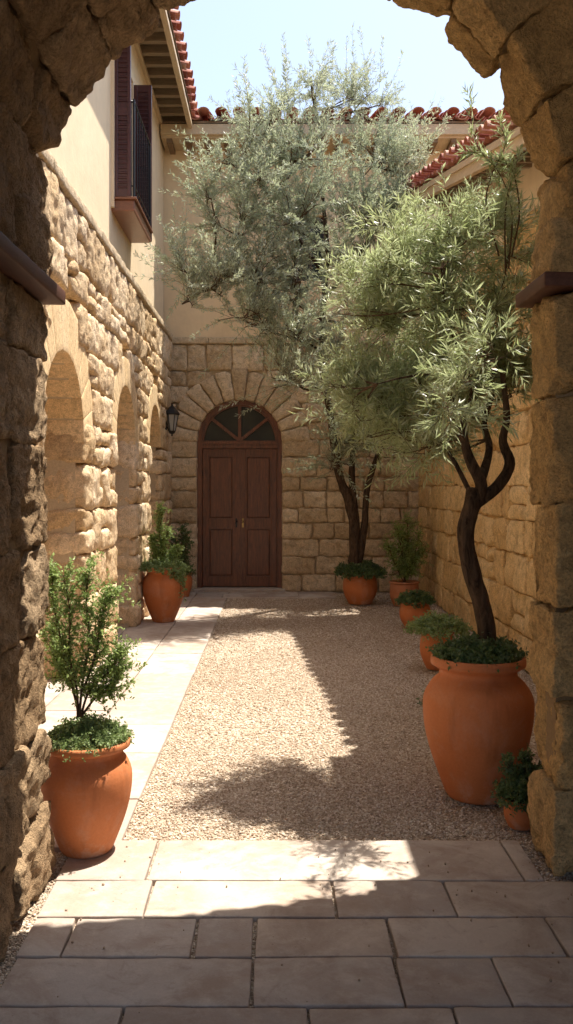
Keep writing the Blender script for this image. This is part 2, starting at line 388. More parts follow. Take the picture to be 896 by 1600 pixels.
def pebbles(regions, name):
    g = MB()
    for (x0, x1, y0, y1, dens, smin, smax) in regions:
        n = int((x1-x0) * (y1-y0) * dens)
        c = np.stack([RNG.uniform(x0, x1, n), RNG.uniform(y0, y1, n), np.zeros(n)], 1)
        c[:, 2] = .012 * fbm(np.stack([c[:, 0]*1.5, c[:, 1]*1.5, c[:, 0]*0], 1), 3) - .012 + RNG.uniform(-.002, .006, n)
        s = RNG.uniform(smin, smax, (n, 1)) * RNG.uniform(.65, 1.25, (n, 3)); s[:, 2] *= .7
        th = RNG.uniform(0, 6.28, n); v = ico_v[None] * s[:, None] * RNG.uniform(.8, 1.15, (n, 12, 1))
        x = v[..., 0]*np.cos(th)[:, None] - v[..., 1]*np.sin(th)[:, None]; y = v[..., 0]*np.sin(th)[:, None] + v[..., 1]*np.cos(th)[:, None]
        v = np.stack([x, y, v[..., 2]], -1) + c[:, None]
        f = (ico_f[None] + (np.arange(n) * 12)[:, None, None]).reshape(-1, 3)
        g.add(v.reshape(-1, 3), f, np.repeat(RNG.random(n), 12))
        n = 90; c = np.stack([RNG.uniform(-.85, 1.4, n), 4.04 - RNG.random(n)**1.8*1.4, np.full(n, .016)], 1); sz = RNG.uniform(.002, .0055, (n, 1, 1))*RNG.uniform(.6, 1.3, (n, 1, 3))
    g.add((ico_v[None]*sz + c[:, None]).reshape(-1, 3), (ico_f[None] + (np.arange(n) * 12)[:, None, None]).reshape(-1, 3), np.repeat(RNG.random(n)*.4, 12))
    return g.build(name, M['pebble'])
tag(pebbles([(-.69, 2.2, 4.03, 5.6, 10000, .0035, .0078), (-.69, 2.2, 5.6, 8.5, 5000, .0045, .009), (-.69, 2.2, 8.5, 13.5, 1600, .006, .011),
             (-1.05, -.8, 2.4, 3.9, 8000, .003, .0075),  (1.0, 1.3, 3.3, 4.03, 8000, .003, .0075)], 'gravel'),
    'fine beige and brown gravel covering the courtyard floor', 'gravel', kind='stuff')

# paving slabs -----------------------------------------------------------------
def slab(mb, x0, x1, y0, y1, gap=.0055, top=.012, rnd=None, sk=0.004):
    j = lambda: random.uniform(-sk, sk)
    a = corners((x0+gap, y0+gap, -.05), (x1-gap, y1-gap, top + random.uniform(-.0015, .0015)))
    for ix in (0, 1):
        for iy in (0, 1):
            dx, dy = j(), j(); a[ix, iy, :, 0] += dx; a[ix, iy, :, 1] += dy
    hexa(mb, a, .03, .006, .0035, 11, rnd, oct=4)
g = MB()
rows = [(3.62, 4.04), (3.31, 3.62), (3.03, 3.31), (2.742, 3.03), (2.45, 2.742), (2.1, 2.45), (1.75, 2.1), (1.4, 1.75)]
jn = [[98, 238, 800], [232, 522, 705], [108, 305, 398, 612, 870], [394, 625, 785], [190, 482, 710], [100, 420, 800], [250, 560], [130, 470, 760]]
jy = [1348, 1410, 1470, 1540, 1592, 1600, 1600, 1600]
for k, ((y0, y1), js) in enumerate(zip(rows, jn)):
    ym = (y0 + y1) / 2
    xs = [-.895 + .02*random.random()] + sorted((p - VX) / FPX * (2240 / (jy[k] - VY) if k < 5 else ym) for p in js if True)
    xs += [1.10] if k == 0 else [max(xs[-1] + .5, 1.25), 2.3]
    xs = [x for i, x in enumerate(xs) if i == 0 or x - xs[i-1] > .05]
    for a, b in zip(xs[:-1], xs[1:]): slab(g, a, b, y0, y1)
tag(g.build('paving', M['slab'], smooth=True), kind='structure')
g = MB()
for (x0, x1, off) in ((-1.66, -1.17, 0), (-1.17, -.69, .35)):
    y = 4.04 - off
    while y < 12.9:
        y2 = y + random.uniform(.62, .95)
        if 12.9 - y2 < .4: y2 = 12.9
        xo = random.choice([0, 0, .08])
        slab(g, x0 + (xo if x0 < -1.3 and False else 0), x1, max(y, 3.95), y2, gap=.004); y = y2
for r0, (y0, y1) in enumerate(((12.9, 13.28), (13.28, 13.64))):
    x = -1.66
    while x < .5:
        x2 = x + random.uniform(.4, .62); slab(g, x, x2, y0, y1, gap=.004); x = x2
for y in np.arange(4.4, 13.2, .9):       # floor inside the arcade
    slab(g, -2.35, -1.66, y, y + .9, gap=.004)
tag(g.build('path', M['slab'], smooth=True), kind='structure')

# ------------------------------------------------------------------ wall-building helpers
def frame_xy(plane):
    """maps (s along wall, d out of the wall, h up) to world"""
    kind, pos = plane
    if kind == 'L': return lambda s, d, h: (pos + d, s, h)          # left wall, faces +x, s=y
    if kind == 'R': return lambda s, d, h: (pos - d, s, h)          # right wall, faces -x
    if kind == 'B': return lambda s, d, h: (s, pos - d, h)          # back wall, faces -y
def blk(mb, fr, s0, s1, h0, h1, d0, d1, res, r, amp, ns, jit=0.0, rnd=None, **kw):
    C = np.zeros((2, 2, 2, 3)); j = lambda: random.uniform(-jit, jit)
    J = {(i, k): (j(), j()) for i in (0, 1) for k in (0, 1)}
    for i in (0, 1):
        for jj in (0, 1):
            for k in (0, 1):
                s = (s0, s1)[i] + J[i, k][0]; h = (h0, h1)[k] + J[i, k][1]; C[i, jj, k] = fr(s, (d0, d1)[jj], h)
    if np.linalg.det(np.array([C[1,0,0]-C[0,0,0], C[0,1,0]-C[0,0,0], C[0,0,1]-C[0,0,0]])) < 0: C = C[::-1].copy()
    hexa(mb, C, res, r, amp, ns, rnd, **kw)
def courses(mb, fr, S0, S1, H0, H1, hh, ww, holes, d0, d1, res, r, amp, ns, gap, jit=0.0, dvar=0.0, split=0.0, edge_depth=None, **kw):
    h = H0
    while h < H1 - .02:
        h2 = h + random.uniform(*hh)
        if H1 - h2 < hh[0] * .7: h2 = H1
        hm = (h + h2) / 2
        iv = [(S0, S1)]
        for (c, ro, spring, half) in holes:       # ring outer radius, spring height, half width below the spring
            def ext(z): 
                if z < spring: return half
                return math.sqrt(max(0, ro**2 - (z - spring)**2))
            ex = max(ext(h + .03), 0) if h < spring else max(ext(hm), 0)
            if h < spring < h2: ex = half if (spring - h) > (h2 - spring) else ro
            if ex <= 0: continue
            niv = []
            for a, b in iv:
                if b <= c - ex or a >= c + ex: niv.append((a, b)); continue
                if a < c - ex: niv.append((a, c - ex))
                if b > c + ex: niv.append((c + ex, b))
            iv = niv
        for a, b in iv:
            s = a
            while s < b - .02:
                s2 = s + random.uniform(*ww)
                if b - s2 < ww[0] * .75: s2 = b
                dv = random.uniform(0, dvar)
                if split and random.random() < split and (h2 - h) > .24:
                    f = random.uniform(.4, .6) * (h2 - h)
                    blk(mb, fr, s+gap, s2-gap, h+gap, h+f-gap, d0, d1+dv, res, r, amp, ns, jit, **kw)
                    blk(mb, fr, s+gap, s2-gap, h+f+gap, h2-gap, d0, d1+random.uniform(0, dvar), res, r, amp, ns, jit, **kw)
                else:
                    blk(mb, fr, s+gap, s2-gap, h+gap, h2-gap, d0, d1+dv, res, r, amp, ns, jit, **kw)
                s = s2
        h = h2
def ring(mb, fr, c, spring, r0, r1, n, d0, d1, res, r, amp, ns, gap, a0=0, a1=math.pi, key=0.0, nseg=1, rvar=0, **kw):
    for k in range(n):
        t0 = a0 + (a1-a0)*k/n; t1 = a0 + (a1-a0)*(k+1)/n
        ro = r1 + (key if abs(k - (n-1)/2) < .6 else 0) + random.uniform(-rvar, rvar)
        for q in range(nseg):
            ta = t0 + (t1-t0)*q/nseg; tb = t0 + (t1-t0)*(q+1)/nseg
            ga = gap / ((r0+r1)/2) if q == 0 else 0; gb = gap / ((r0+r1)/2) if q == nseg-1 else 0
            C = np.zeros((2, 2, 2, 3))
            for i, t in enumerate((ta+ga, tb-gb)):
                for jj in (0, 1):
                    for kk, rr in enumerate((r0, ro)):
                        C[i, jj, kk] = fr(c + rr*math.cos(t), (d0, d1)[jj], spring + rr*math.sin(t))
            if np.linalg.det(np.array([C[1,0,0]-C[0,0,0], C[0,1,0]-C[0,0,0], C[0,0,1]-C[0,0,0]])) < 0: C = C[::-1].copy()
            hexa(mb, C, res, r, amp, ns, **kw)
def core(mb, fr, S0, S1, H0, H1, holes, d0, d1):
    """mortar core with arched holes (c, r, spring)"""
    holes = sorted(holes)
    def quad(pts):
        a = [fr(s, d0, h) for s, h in pts]; b = [fr(s, d1, h) for s, h in pts]; n = len(pts)
        mb.add(a + b, [tuple(range(n)), tuple(range(2*n-1, n-1, -1))] + [(i, i+n, (i+1) % n + n, (i+1) % n) for i in range(n)], .5)
    s = S0
    for c, r, sp in holes:
        quad([(s, H0), (c-r, H0), (c-r, H1), (s, H1)])
        N = 24
        for k in range(N):
            t0 = math.pi - math.pi*k/N; t1 = math.pi - math.pi*(k+1)/N
            quad([(c+r*math.cos(t0), sp+r*math.sin(t0)), (c+r*math.cos(t1), sp+r*math.sin(t1)), (c+r*math.cos(t1), H1), (c+r*math.cos(t0), H1)])
        s = c + r
    quad([(s, H0), (S1, H0), (S1, H1), (s, H1)])
def roof_tiles(mb, A, u, v, nu, nv, sp=.25, ln=.42, ex=.34, rad=.088):
    A = np.array(A, float); u = np.array(u, float); u /= np.linalg.norm(u); v = np.array(v, float); v -= u*u.dot(v); v /= np.linalg.norm(v)
    n = np.cross(u, v); n = n if n[2] > 0 else -n
    K = 9
    for i in range(nu):
        for j in range(nv):
            for pan in (0, 1):
                c0 = A + u*(sp*(i + .5*pan) + random.uniform(-.006, .006)) + v*(ex*j + random.uniform(-.015, .015)) + n*((.075 if not pan else .045) + .012*j*0)
                r0, r1 = (rad, rad*.8) if not pan else (rad*.85, rad*1.02)
                V = []
                tilt = -.02
                for e, (l, rr) in enumerate(((0, r0), (ln, r1))):
                    for rad2 in (rr, rr - .014):
                        for q in range(K):
                            t = math.pi * q / (K-1)
                            y = math.sin(t) * rad2 * (.72 if not pan else -.6)
                            V.append(c0 + v*l + u*math.cos(t)*rad2 + n*(y + (.03 if not pan else -.0) * (1 - e) + (-.022 if e else 0)))
                F = []
                for q in range(K-1):
                    F += [(q, q+1, 2*K+q+1, 2*K+q), (K+q, 3*K+q, 3*K+q+1, K+q+1), (q, K+q, K+q+1, q+1), (2*K+q, 2*K+q+1, 3*K+q+1, 3*K+q)]
                F += [(0, 2*K, 3*K, K), (K-1, 2*K-1, 4*K-1, 3*K-1)]
                mb.add(V, F)

# ------------------------------------------------------------------ LEFT BUILDING
WL = -1.62
frL = frame_xy(('L', WL))
bl = empty('courtyard_building', (-2.2, 9, 0), 'sunlit building on the left with rubble arcade below and cream stucco above', 'building'); WROOT.add(bl.name)
ARC = [(6.76, .66, 1.97), (9.54, .60, 2.08), (11.86, .54, 2.15)]
RT = [.40, .30, .27]
g = MB(); core(g, frL, 4.02, 13.64, 0, 3.86, ARC, -.60, -.035)
g.build('mortar_core', M['mortar'], bl)
g = MB()
holes = [(c, r + t - .02, s, r) for (c, r, s), t in zip(ARC, RT)]
courses(g, frL, 4.05, 13.63, .0, 3.82, (.27, .42), (.22, .50), holes, -.62, .02, .025, .020, .026, 8.0, .006, .016, .035, .3, bulge=.018, sharp=.5, oct=5, chips=6, cd=.022, rg=.62)
g.build('rubble_wall', M['rubble'], bl, smooth=True)
for (c, r, s), t in zip(ARC, RT):
    g = MB(); ring(g, frL, c, s, r, r + t, 11, -.61, .04, .05, .003, .0015, 8, .001)
    g.build('arch_ring', M['vouss'], bl, smooth=True, angle=40)
g = MB(); s = 4.05                                   # sloping stone ledge between stone and stucco
while s < 13.6:
    s2 = min(s + random.uniform(.35, .7), 13.63)
    blk(g, frL, s+.003, s2-.003, 3.82, 3.92, -.2, .07, .04, .02, .016, 8, .004); s = s2
g.build('string_course', M['string'], bl, smooth=True)
g = MB(); g.box((-3.2, 4.05, 0), (-2.3, 13.6, 3.8)); courses(g, frame_xy(('L', -2.3)), 4.05, 13.6, 0, 3.4, (.3, .45), (.4, .8), [], -.1, .04, .12, .03, .03, 3, .012)
g.build('niche_back_wall', M['ochre'], bl)
# stucco upper wall with window opening
XS = -1.70; wy0, wy1, wh0, wh1 = 9.36, 10.52, 4.60, 6.35
g = MB()
def panel(y0, y1, z0, z1): g.box((-2.05, y0, z0), (XS, y1, z1), .5)
panel(4.05, wy0, 3.9, 7.25); panel(wy1, 13.66, 3.9, 7.25); panel(wy0, wy1, 3.9, wh0 - .12); panel(wy0, wy1, wh1, 7.25)
g.build('upper_wall', M['stucco'], bl)
# window
win = MB(); win.box((-1.98, wy0, wh0-.12), (-1.90, wy0+.09, wh1)); win.box((-1.98, wy1-.09, wh0-.12), (-1.90, wy1, wh1)); win.box((-1.98, wy0, wh1-.09), (-1.90, wy1, wh1-.001)); win.box((-1.985, (wy0+wy1)/2-.04, wh0), (-1.895, (wy0+wy1)/2+.04, wh1-.09)); win.box((-1.98, wy0, wh0-.12), (-1.90, wy1, wh0+.1))
for z in (5.2, 5.75): win.box((-1.97, wy0+.09, z), (-1.91, wy1-.09, z+.035))
wo = win.build('window', M['shutter'], bl)
g = MB(); g.box((-1.955, wy0+.05, wh0), (-1.945, wy1-.05, wh1-.05)); g.build('pane', M['glass'], wo)
g = MB()   # moulded surround
for (a, b) in (((XS, wy0-.10, wh0-.1), (XS+.035, wy0-.001, wh1+.10)), ((XS, wy1+.001, wh0-.1), (XS+.035, wy1+.10, wh1+.10)), ((XS, wy0-.001, wh1+.001), (XS+.035, wy1+.001, wh1+.10))): g.box(a, b)
g.build('window_surround', M['stucco'], bl)
def shutter(y, x0, x1, z0, z1, th=.045, louv=True):
    g = MB(); w_ = x1 - x0; st = min(.045, w_*.2)
    g.box((x0, y, z0), (x0+st, y+th, z1), bev=.004); g.box((x1-st, y, z0), (x1, y+th, z1), bev=.004)
    for z in (z0, (z0+z1)/2-.04, z1-.08): g.box((x0+st, y+.004, z), (x1-st, y+th-.004, z+.08))
    g.box((x0+st*.9, y+th*.35, z0+.02), (x1-st*.9, y+th*.6, z1-.02))
    z = z0 + .09
    while z < z1 - .12:
        if abs(z - (z0+z1)/2) > .06:
            g.add([(x0+st, y+.004, z), (x1-st, y+.004, z), (x1-st, y+th-.004, z+.035), (x0+st, y+th-.004, z+.035), (x0+st, y+.004, z+.01), (x1-st, y+.004, z+.01), (x1-st, y+th-.004, z+.045), (x0+st, y+th-.004, z+.045)],
                  [(0,1,2,3),(7,6,5,4),(0,4,5,1),(1,5,6,2),(2,6,7,3),(3,7,4,0)])
        z += .05
    return g.build('shutter', M['shutter'], bl)
shutter(wy0 - .06, XS + .035, XS + .20, 4.62, 6.38); shutter(wy1 + .04, XS + .035, XS + .245, 4.50, 6.34)
g = MB(); hexa(g, corners((XS-.05, wy0-.05, 4.47), (XS+.24, wy1+.03, 4.585)), .1, .012, 0, 1); hexa(g, corners((XS+.0, wy0-.08, 4.585), (XS+.265, wy1+.03, 4.61)), .1, .008, 0, 1)
bal = g.build('balcony', M['sill'], bl)
g = MB(); X1 = XS + .23; y0, y1 = wy0 - .02, wy1
for z, r_ in ((5.62, .013), (4.74, .009)):
    g.tube([(XS+.0, y0, z), (X1-.03, y0, z), (X1-.008, y0+.01, z), (X1, y0+.04, z), (X1, y1, z)], r_, 8)
for y in np.arange(y0+.07, y1, .16): g.tube([(X1, y, 4.60), (X1, y, 5.62)], .0055, 6)
for x in np.arange(XS+.06, X1-.02, .07): g.tube([(x, y0, 4.60), (x, y0, 5.62)], .0065, 6)
g.tube([(X1, y1, 4.6), (X1, y1, 5.64)], .012, 8); g.tube([(X1, y0, 4.6), (X1, y0, 5.64)], .012, 8)
g.build('railing', M['iron'], bal, smooth=True)
# roof
EXL = -1.24
rf = MB(); rf.add([(EXL+.02, 3.7, 7.06), (EXL+.02, 14.2, 7.06), (-4.5, 14.2, 8.2), (-4.5, 3.7, 8.2), (EXL+.02, 3.7, 7.09), (EXL+.02, 14.2, 7.09), (-4.5, 14.2, 8.23), (-4.5, 3.7, 8.23)], [(0,1,2,3),(7,6,5,4),(0,4,5,1),(1,5,6,2),(2,6,7,3),(3,7,4,0)], .5)
roof = rf.build('roof', M['deck'], bl)
g = MB(); roof_tiles(g, (EXL+.06, 3.9, 7.09), (0, 1, 0), (-1, 0, .35), 40, 9); g.build('tiles', M['tile'], roof, smooth=True, angle=50)
g = MB(); hexa(g, corners((EXL-.05, 3.7, 6.90), (EXL, 13.3, 7.055)), 1, .006, 0, 1); hexa(g, corners((EXL-.04, 3.7, 6.86), (EXL+.03, 13.3, 6.925)), 1, .006, 0, 1); g.build('fascia', M['fascia'], roof)
for y in np.arange(3.9, 13.3, .30):
    g = MB(); g.box((-1.9, y, 6.98), (EXL-.05, y+.085, 7.08)); g.build('rafter', M['rafter'], roof)
g = MB(); hexa(g, corners((XS-.02, 4.05, 6.93), (XS+.05, 13.3, 7.0)), 1, .01, 0, 1); g.build('wall_plate', M['fascia'], roof)

# ------------------------------------------------------------------ BACK BUILDING
YB = 13.66; frB = frame_xy(('B', YB))
bb = empty('courtyard_building', (1.0, 14.2, 0), 'shaded building closing the far end with the arched wooden double door', 'building'); WROOT.add(bb.name)
DX, DR, DS = (374.5 - VX) / 102.5, .65, 2.29
g = MB(); core(g, frB, -1.9, 5.0, 0, 3.86, [(DX, DR + .0, DS)], -.5, -.022); g.build('mortar_core', M['mortar'], bb)
g = MB()
courses(g, frB, -1.66, 2.3, .0, 3.78, (.21, .30), (.24, .58), [(DX, 1.05, DS, DR + .0)], -.4, .015, .028, .014, .030, 9, .010, .006, .015, .0, bulge=.010, sharp=.4, chips=5, cd=.012, rg=.62)
g.build('ashlar_wall', M['ashlar'], bb, smooth=True)
g = MB(); ring(g, frB, DX, DS, DR, 1.08, 13, -.4, .04, .036, .016, .018, 8, .009, key=.08, rvar=.03, bulge=.010, sharp=.3, chips=4, cd=.012, rg=.62)
g.build('arch_ring', M['ashlar'], bb, smooth=True)
g = MB(); s = -1.66
while s < 2.3:
    s2 = s + random.uniform(.4, .8); blk(g, frB, s+.003, s2-.003, 3.78, 3.88, -.2, .05, .05, .015, .01, 8, .003); s = s2
g.build('string_course', M['string'], bb, smooth=True)
bw = [(.30, .80, 4.75, 5.75)]
g = MB(); YS = YB + .03
g.box((-2.2, YS, 3.88), (.30, YS+.4, 7.1), .5); g.box((.80, YS, 3.88), (5.0, YS+.4, 7.1), .5); g.box((.30, YS, 3.88), (.80, YS+.4, 4.75), .5); g.box((.30, YS, 5.75), (.80, YS+.4, 7.1), .5)
g.build('upper_wall', M['stucco2'], bb)
g = MB(); g.box((.30, YS+.10, 4.75), (.36, YS+.16, 5.75)); g.box((.74, YS+.10, 4.75), (.80, YS+.16, 5.75)); g.box((.36, YS+.10, 5.69), (.74, YS+.16, 5.75)); g.box((.36, YS+.10, 4.75), (.74, YS+.16, 4.81)); g.box((.535, YS+.095, 4.81), (.565, YS+.155, 5.69)); g.box((.36, YS+.11, 5.25), (.74, YS+.15, 5.28))
wo = g.build('window', M['shutter'], bb)
g = MB(); g.box((.33, YS+.14, 4.78), (.77, YS+.145, 5.72)); g.build('pane', M['glass'], wo)
g = MB(); g.box((-1.95, YB+.52, -.02), (5.0, YB+.56, 7.0)); g.box((-1.95, YB+.56, -.02), (-1.90, 17.3, 7.0)); g.box((4.95, YB+.56, -.02), (5.0, 17.3, 7.0)); g.build('light_stop_wall', M['stucco2'], bb)  # unseen backing added to stop light leaking round the door
# door ----------------------------------------------------------------
YD = YB + .10
g = MB()
def arcband(mb, c, s, r0, r1, y0, y1, n=24, a0=0, a1=math.pi):
    for k in range(n):
        t0 = a0+(a1-a0)*k/n; t1 = a0+(a1-a0)*(k+1)/n
        mb.prism([(c+r0*math.cos(t0), s+r0*math.sin(t0)), (c+r1*math.cos(t0), s+r1*math.sin(t0)), (c+r1*math.cos(t1), s+r1*math.sin(t1)), (c+r0*math.cos(t1), s+r0*math.sin(t1))], y0, y1, .5)
fw = .075
g.box((DX-DR+.003, YD-.05, .06), (DX-DR+fw, YD+.1, DS)); g.box((DX+DR-fw, YD-.05, .06), (DX+DR-.003, YD+.1, DS))
arcband(g, DX, DS, DR-fw, DR-.003, YD-.05, YD+.1); arcband(g, DX, DS, DR-fw-.03, DR-fw, YD-.025, YD+.08)
g.box((DX-DR+fw, YD-.06, DS-.10), (DX+DR-fw, YD+.09, DS+.02)); g.box((DX-DR+fw, YD-.085, DS-.03), (DX+DR-fw, YD-.06, DS+.005))
for ang in (90, 40, 140):
    t = math.radians(ang); c, s_ = math.cos(t), math.sin(t); hw = .024
    g.prism([(DX+.0*c-hw*s_, DS+.02+hw*c), (DX+(DR-fw-.02)*c-hw*s_, DS+.02+(DR-fw-.02)*s_+hw*c-.02), (DX+(DR-fw-.02)*c+hw*s_, DS+.02+(DR-fw-.02)*s_-hw*c-.02), (DX+hw*s_, DS+.02-hw*c)], YD-.03-.003*(ang == 90), YD+.06, .5)
door = g.build('door', M['door'], bb)
for sgn in (-1, 1):
    g = MB(); xa, xb = (DX-DR+fw+.004, DX-.003) if sgn < 0 else (DX+.003, DX+DR-fw-.004); z0, z1 = .075, DS-.105; st = .085; yd = YD-.01
    g.box((xa, yd, z0), (xa+st, yd+.05, z1), bev=.004); g.box((xb-st, yd, z0), (xb, yd+.05, z1), bev=.004)
    for a, b in ((z0, z0+.14), (.98, 1.10), (z1-.10, z1)): g.box((xa+st, yd+.002, a), (xb-st, yd+.048, b))
    for a, b in ((z0+.14, .98), (1.10, z1-.10)):
        g.box((xa+st, yd+.03, a), (xb-st, yd+.04, b)); hexa(g, corners((xa+st+.03, yd+.008, a+.035), (xb-st-.03, yd+.032, b-.035)), .5, .016, 0, 1)
        for (p, q) in (((xa+st, yd-.006, a), (xa+st+.018, yd+.03, b)), ((xb-st-.018, yd-.006, a), (xb-st, yd+.03, b)), ((xa+st+.018, yd-.005, a), (xb-st-.018, yd+.03, a+.018)), ((xa+st+.018, yd-.005, b-.018), (xb-st-.018, yd+.03, b))): g.box(p, q)
    g.build('door_leaf', M['door'], door)
g = MB(); g.box((DX-.02, YD-.026, .08), (DX+.02, YD-.011, DS-.11)); g.build('astragal', M['door'], door)
for sgn in (-1, 1):
    g = MB(); x = DX + sgn*.05; g.box((x-.012, YD-.018, .98), (x+.012, YD-.010, 1.12)); g.lathe([(.004, 0), (.012, .012), (.018, .03), (.012, .045), (.0, .05)], n=12)
    v = g.v[-1]; v[:] = np.stack([v[:, 0] + x, YD-.012 - v[:, 2], v[:, 1] + 1.07], 1); g.build('handle', M['brass'] if sgn > 0 else M['iron'], door, smooth=True, angle=40)
g = MB(); pts = [(DX+(DR-fw-.01)*math.cos(math.pi*k/24), DS+(DR-fw-.01)*math.sin(math.pi*k/24)) for k in range(25)]; g.prism(pts, YD+.02, YD+.03, .5); g.build('fanlight_pane', M['glass'], door)
g = MB(); g.box((DX-DR-.0, YB-.02, -.02), (DX+DR, YB+.22, .06), .5); hexa(g, corners((DX-.70, YB-.14, -.02), (DX+.70, YB-.02, .055)), .1, .01, .004, 6, .4); g.build('doorstep', M['slab'], bb)
# roof
EYB = 13.12
rf = MB(); rf.add([(-1.8, EYB, 6.93), (5.2, EYB, 6.93), (5.2, 17.5, 8.2), (-1.8, 17.5, 8.2), (-1.8, EYB, 6.96), (5.2, EYB, 6.96), (5.2, 17.5, 8.23), (-1.8, 17.5, 8.23)], [(3,2,1,0),(4,5,6,7),(0,1,5,4),(1,2,6,5),(2,3,7,6),(3,0,4,7)], .5)
roof = rf.build('roof', M['deck'], bb)
g = MB(); roof_tiles(g, (-1.30, EYB-.06, 6.96), (1, 0, 0), (0, 1, .30), 25, 10, sp=.26, rad=.092); g.build('tiles', M['tile'], roof, smooth=True, angle=50)
g = MB(); hexa(g, corners((-1.68, EYB+.01, 6.77), (5.2, EYB+.07, 6.925)), 1, .006, 0, 1); hexa(g, corners((-1.68, EYB+.07, 6.74), (5.2, YS+.05, 6.80)), 1, .01, 0, 1); g.build('fascia', M['fascia'], roof)
for x in np.arange(-1.60, 4.5, .28):
    g = MB(); g.box((x, EYB+.09, 6.68), (x+.08, YS+.05, 6.745)); g.build('rafter', M['deck'], roof)

# ------------------------------------------------------------------ RIGHT BUILDING
WR = 2.2; frR = frame_xy(('R', WR))
br = empty('courtyard_building', (2.6, 9, 0), 'building on the right with ochre stone base and sloping tiled verge', 'building'); WROOT.add(br.name)
g = MB(); core(g, frR, 4.02, 13.64, 0, 3.95, [], -.5, -.02); g.build('mortar_core', M['mortar_o'], br)
g = MB(); courses(g, frR, 4.1, 13.62, 0, 3.95, (.30, .42), (.26, .62), [], -.12, .01, .04, .012, .03, 4.5, .008, .008, .02, .12, bulge=.004, sharp=.5, chips=6, cd=.02)
g.build('stone_wall', M['ochre'], br, smooth=True)
RX = 1.70
Hr = lambda y: 4.13 + .235*(y - 6.43)
g = MB(); ya, yb, wa, wb, ha, hb = 6.2, 12.1, 9.75, 10.30, 4.28, 4.78
def vq(y0, y1, z00, z01, z10, z11):
    v = [(WR+.02, y0, z00), (WR+.02, y1, z10), (WR+.02, y1, z11), (WR+.02, y0, z01)]; v += [(x+.3, y, z) for x, y, z in v]
    g.add(v, [(0,1,2,3),(7,6,5,4),(0,4,5,1),(1,5,6,2),(2,6,7,3),(3,7,4,0)], .5)
vq(ya, wa, 3.95, Hr(ya)+.0, 3.95, Hr(wa)); vq(wb, yb, 3.95, Hr(wb), 3.95, Hr(yb)); vq(wa, wb, 3.95, ha, 3.95, ha); vq(wa, wb, hb, Hr(wa), hb, Hr(wb))
g.box((WR+.32, 6.2, 3.95), (5.5, 6.5, Hr(6.2))); g.box((WR+.32, 11.8, 3.95), (5.5, 12.1, Hr(11.8)))
g.build('upper_wall', M['stucco'], br)
g = MB(); g.box((WR+.06, wa, ha), (WR+.12, wa+.05, hb)); g.box((WR+.06, wb-.05, ha), (WR+.12, wb, hb)); g.box((WR+.06, wa, hb-.05), (WR+.12, wb, hb)); g.box((WR+.06, wa, ha), (WR+.12, wb, ha+.05)); g.box((WR+.065, (wa+wb)/2-.015, ha), (WR+.115, (wa+wb)/2+.015, hb))
wo = g.build('window', M['shutter'], br); g = MB(); g.box((WR+.09, wa, ha), (WR+.095, wb, hb)); g.build('pane', M['glass'], wo)
ang = math.atan(.235); L_ = (12.1 - 6.0) / math.cos(ang)
def rk(x0, x1, o0, o1, y0=6.15, y1=12.15):
    v = [(x, y, Hr(y)+o) for o in (o0, o1) for y in (y0, y1) for x in (x0, x1)]
    return v, [(0,2,3,1),(4,5,7,6),(0,1,5,4),(2,6,7,3),(0,4,6,2),(1,3,7,5)]
g = MB(); g.add(*rk(RX+.02, 5.6, .02, .05), .5); roof = g.build('roof', M['deck'], br)
g = MB(); roof_tiles(g, (RX-.04, 6.2, Hr(6.2)+.04), (0, 1, .235), (1, 0, .04), 28, 3, sp=.215, rad=.078); roof_tiles(g, (RX+1.0, 6.1, Hr(6.1)+.03), (1, 0, 0), (0, 1, .235), 11, 17, sp=.25); g.build('tiles', M['tile'], roof, smooth=True, angle=50)
g = MB(); g.add(*rk(RX, RX+.055, -.13, .017), .5); g.add(*rk(RX-.02, RX+.0, -.04, .015), .5); g.build('fascia', M['fascia'], roof)
for y in np.arange(6.3, 12.0, .36):
    g = MB(); g.add(*rk(RX+.055, WR+.05, -.075, .018, y, y+.09), .5); g.build('rafter', M['rafter'], roof)
g = MB(); g.box((RX+.02, 4.12, 3.955), (4.2, 4.93, 4.08), .5); g.box((RX, 4.93, 3.95), (4.2, 6.15, 4.80), .5); g.build('shade_block', M['stucco'], br)  # unseen mass added to throw the right-hand shadow onto the gravel
g = MB(); hexa(g, corners((RX-.02, 4.90, 4.80), (4.25, 6.18, 4.86)), .2, .01, .004, 5, .4); g.build('shade_block_cap', M['string'], br, smooth=True)  # top slab of the added shadow-casting mass

# ------------------------------------------------------------------ ARCHWAY (foreground)
aw = empty('archway', (.09, 3.6, 0), 'rough hewn sandstone archway in deep shade framing the courtyard', 'archway'); WROOT.add(aw.name)
XA0, XA1, AS = -.935, 1.135, 2.72
ACX, AR = .115, 1.085
def yn(x): return 2.85 + (3.66-2.85) * min(1, max(0, (x - XA0)/(XA1-XA0)))
def yf(x): return 3.86 + .13 * max(-1.2, min(1.4, x))
def ablk(mb, x0, x1, z0, z1, fa, fb, res, r, amp, rnd=None, prx=(0, 0), **kw):
    """block between depth fractions fa, fb of the archway's thickness"""
    C = np.zeros((2, 2, 2, 3)); j = lambda a=.008: random.uniform(-a, a)
    for i, x in enumerate((x0, x1)):
        for jj, f in enumerate((fa, fb)):
            for k, z in enumerate((z0, z1)):
                C[i, jj, k] = (x + j(.004), yn(x) + (yf(x)-yn(x))*f + j(.004), z + j())
    hexa(mb, C, res, r, amp, 6.5, rnd, **kw)
KW = dict(bulge=.0, sharp=.5, oct=6, chips=4, cd=.035, rg=.68)
